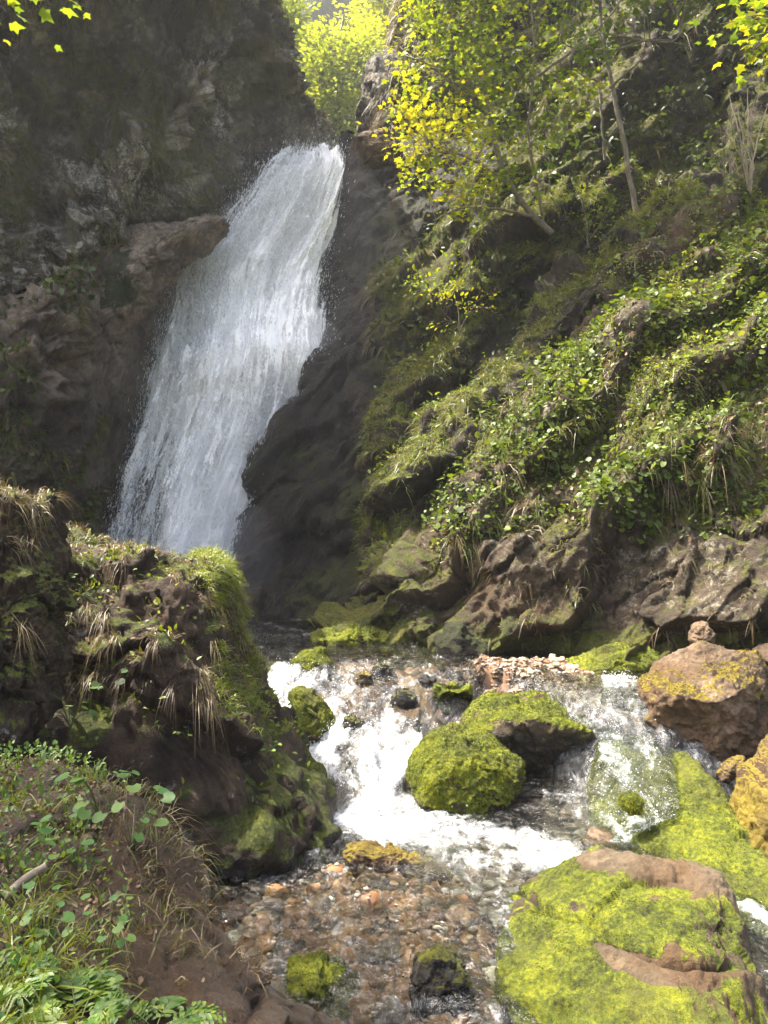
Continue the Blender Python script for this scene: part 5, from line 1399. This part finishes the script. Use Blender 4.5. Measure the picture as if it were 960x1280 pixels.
# tree overhanging from the left, mostly out of the frame; its tips show in the top left corner
def crown_tree(name, base, stems, cen, rad, n_twig, per, leaf, mat, label, extra=(), sr=.12):
    root = empty(name, base, label, 'tree')
    for k, st in enumerate(stems):
        keep(tubes('trunk' if k == 0 else 'branch', [tube_arrays(st, sr if k == 0 else sr * .5, sr * .3 if k == 0 else sr * .12, 9, 6, .008)], M['bark']), root)
    allp = np.concatenate([cr(np.array(s, float), 30)[10:] for s in stems])
    tw, P_, D_ = [], [], []
    ends = [np.array(cen) + unit(R.normal(size=3)) * np.array(rad) * R.random() ** .45 for _ in range(n_twig)] + [np.array(e) for e in extra]
    for end in ends:
        st = allp[np.argsort(np.linalg.norm(allp - end, axis=1))[R.integers(0, 4)]]; ln = np.linalg.norm(end - st)
        mid = (st + end) / 2 + np.array([0, 0, .1 * ln]); tw.append(tube_arrays([st, mid, end], .012, .003, 5, 4))
        cv = cr(np.array([st, mid, end]), 24); m_ = per
        i = (24 * (.45 + .55 * R.random(m_) ** .7)).astype(int).clip(0, 23)
        off = R.normal(size=(m_, 3)) * np.array([.17, .17, .07]); P_.append(cv[i] + off); D_.append(off + (end - st) * .3 + R.normal(size=(m_, 3)) * .1)
    keep(tubes('branch', tw, M['bark']), root)
    P_ = np.concatenate(P_); D_ = np.concatenate(D_)
    keep(leaves('crown', P_, D_, np.array([0, 0, 1.]) + R.normal(size=P_.shape) * .35, leaf * (.6 + .7 * R.random(len(P_))), M[mat], MAPLE), root)
    return root
crown_tree('overhanging_tree', (-4.9, 3.4, .2), [[(-4.9, 3.4, .2), (-4.9, 3.4, 3), (-4.8, 3.4, 5.5), (-4.6, 3.4, 8.0)], [(-4.8, 3.4, 4.6), (-3.9, 4.2, 5.8), (-3.3, 4.7, 6.3)], [(-4.8, 3.4, 5.5), (-4.5, 4.4, 7), (-4.4, 5.2, 7.8)]],
    (-4.5, 3.3, 7.7), (1.6, 1.9, .9), 190, 20, .085, 'maple', 'overhanging tree whose yellow leaf tips show in the top left corner', [W(-2, 8, 5.2), W(8, 14, 5.0), W(-6, 40, 5.1), W(108, 2, 6.5)])
crown_tree('overhanging_tree', (6.2, 8.6, 3.2), [[(6.2, 8.6, 3.2), (6.1, 8.6, 5.5), (5.8, 8.6, 8), (5.6, 8.5, 10)], [(6.0, 8.6, 6), (5.4, 8.6, 7.6), (4.7, 8.7, 8.3)], [(5.9, 8.6, 7), (5.6, 9.3, 9), (5.2, 9.8, 10)]],
    (5.6, 8.9, 9.6), (1.3, 1.3, 1.2), 90, 15, .11, 'maple', 'overhanging tree whose bright leaves fill the top right corner', [W(955, 20, 8.8), W(930, 35, 8.7), W(945, 60, 8.8), W(915, 25, 8.6), W(950, 5, 8.8), W(960, 45, 8.7), W(900, 30, 8.6), W(938, 10, 8.8), W(925, 75, 8.9), W(955, 80, 8.9)])

# ================================================================== LIGHT, AIR, CAMERA
HAZE = 0.0008
if HAZE > 0:
    import bmesh
    bm = bmesh.new(); bmesh.ops.create_cube(bm, size=1)
    me = bpy.data.meshes.new('haze'); bm.to_mesh(me); bm.free()
    hz = link('haze', me); hz.scale = (900, 1000, 88); hz.location = (0, 300, 38)
    m = bpy.data.materials.new('haze'); m.use_nodes = True; t = m.node_tree; t.nodes.clear()
    out = t.nodes.new('ShaderNodeOutputMaterial'); v = t.nodes.new('ShaderNodeVolumePrincipled')
    v.inputs['Color'].default_value = (.93, .95, 1, 1); v.inputs['Density'].default_value = HAZE; v.inputs['Anisotropy'].default_value = .45
    t.links.new(v.outputs[0], out.inputs['Volume']); me.materials.append(m)
    tag(hz, 'sunlit mist hanging in the gorge', 'haze', kind='stuff')

    D, T = ico(4)
    ms = link('mist', mesh_of('mist', D * np.array([3.0, 2.0, 4.8]) + np.array([-2.3, 13.4, 5.2]), T.ravel(), np.arange(len(T)) * 3))
    m2 = m.copy(); m2.name = 'mist'; ms.data.materials.append(m2)
    m2.node_tree.nodes['Principled Volume'].inputs['Density'].default_value = .016
    pv, pt, o_ = [], [], 0
    for c_, r_ in ((W(400, 432, 13.35), (.45, .35, .5)), (W(352, 500, 13.2), (.5, .35, .7)), (W(245, 735, 12.7), (1.25, .6, .75)), (W(318, 690, 12.5), (.5, .4, .8))):
        pv.append(D * np.array(r_) + c_); pt.append(T + o_); o_ += len(D)
    sp = link('spray_mist', mesh_of('spray_mist', np.concatenate(pv), np.concatenate(pt).ravel(), np.arange(len(T) * 4) * 3))
    m3 = m.copy(); m3.name = 'spray_mist'; sp.data.materials.append(m3)
    m3.node_tree.nodes['Principled Volume'].inputs['Density'].default_value = .30
    tag(sp, 'white spray puffing up where the fall strikes rock and pool', 'spray', kind='stuff')
    tag(ms, 'pale mist drifting round the waterfall', 'mist', kind='stuff')

w = bpy.data.worlds.new('World'); scene.world = w; w.use_nodes = True
t = w.node_tree; t.nodes.clear()
sky = t.nodes.new('ShaderNodeTexSky'); sky.sky_type = 'NISHITA'; sky.sun_disc = False
el = math.asin(SUN[2]); rot = math.atan2(SUN[0], SUN[1])
sky.dust_density = 7.0; sky.air_density = .8; sky.ozone_density = .3
sky.sun_elevation = el; sky.sun_rotation = rot
bg = t.nodes.new('ShaderNodeBackground'); bg.inputs[1].default_value = .15
o = t.nodes.new('ShaderNodeOutputWorld'); t.links.new(sky.outputs[0], bg.inputs[0]); t.links.new(bg.outputs[0], o.inputs[0])
L = bpy.data.lights.new('sun', 'SUN'); L.energy = 4.1; L.angle = math.radians(.5); L.color = (1, .94, .83)
sun = bpy.data.objects.new('sun', L); COL.objects.link(sun)
sun.rotation_euler = Vector(tuple(SUN)).to_track_quat('Z', 'Y').to_euler(); sun.location = (-10, 7, 25)

cam = bpy.data.cameras.new('camera'); cam.sensor_fit = 'VERTICAL'; cam.sensor_height = 36; cam.lens = 36 * F / 1280
cam.clip_start = .05; cam.clip_end = 3000
co = bpy.data.objects.new('camera', cam); COL.objects.link(co); co.location = (0, 0, CZ); co.rotation_euler = (math.pi / 2, 0, 0)
scene.camera = co
vs = scene.view_settings; vs.view_transform = 'Standard'; vs.look = 'None'; vs.exposure = 2.2; vs.gamma = 1
cy = scene.cycles; cy.use_denoising = True; cy.max_bounces = 8; cy.diffuse_bounces = 4; cy.transparent_max_bounces = 24; cy.volume_bounces = 1
cy.sample_clamp_indirect = 6; cy.caustics_reflective = False; cy.caustics_refractive = False
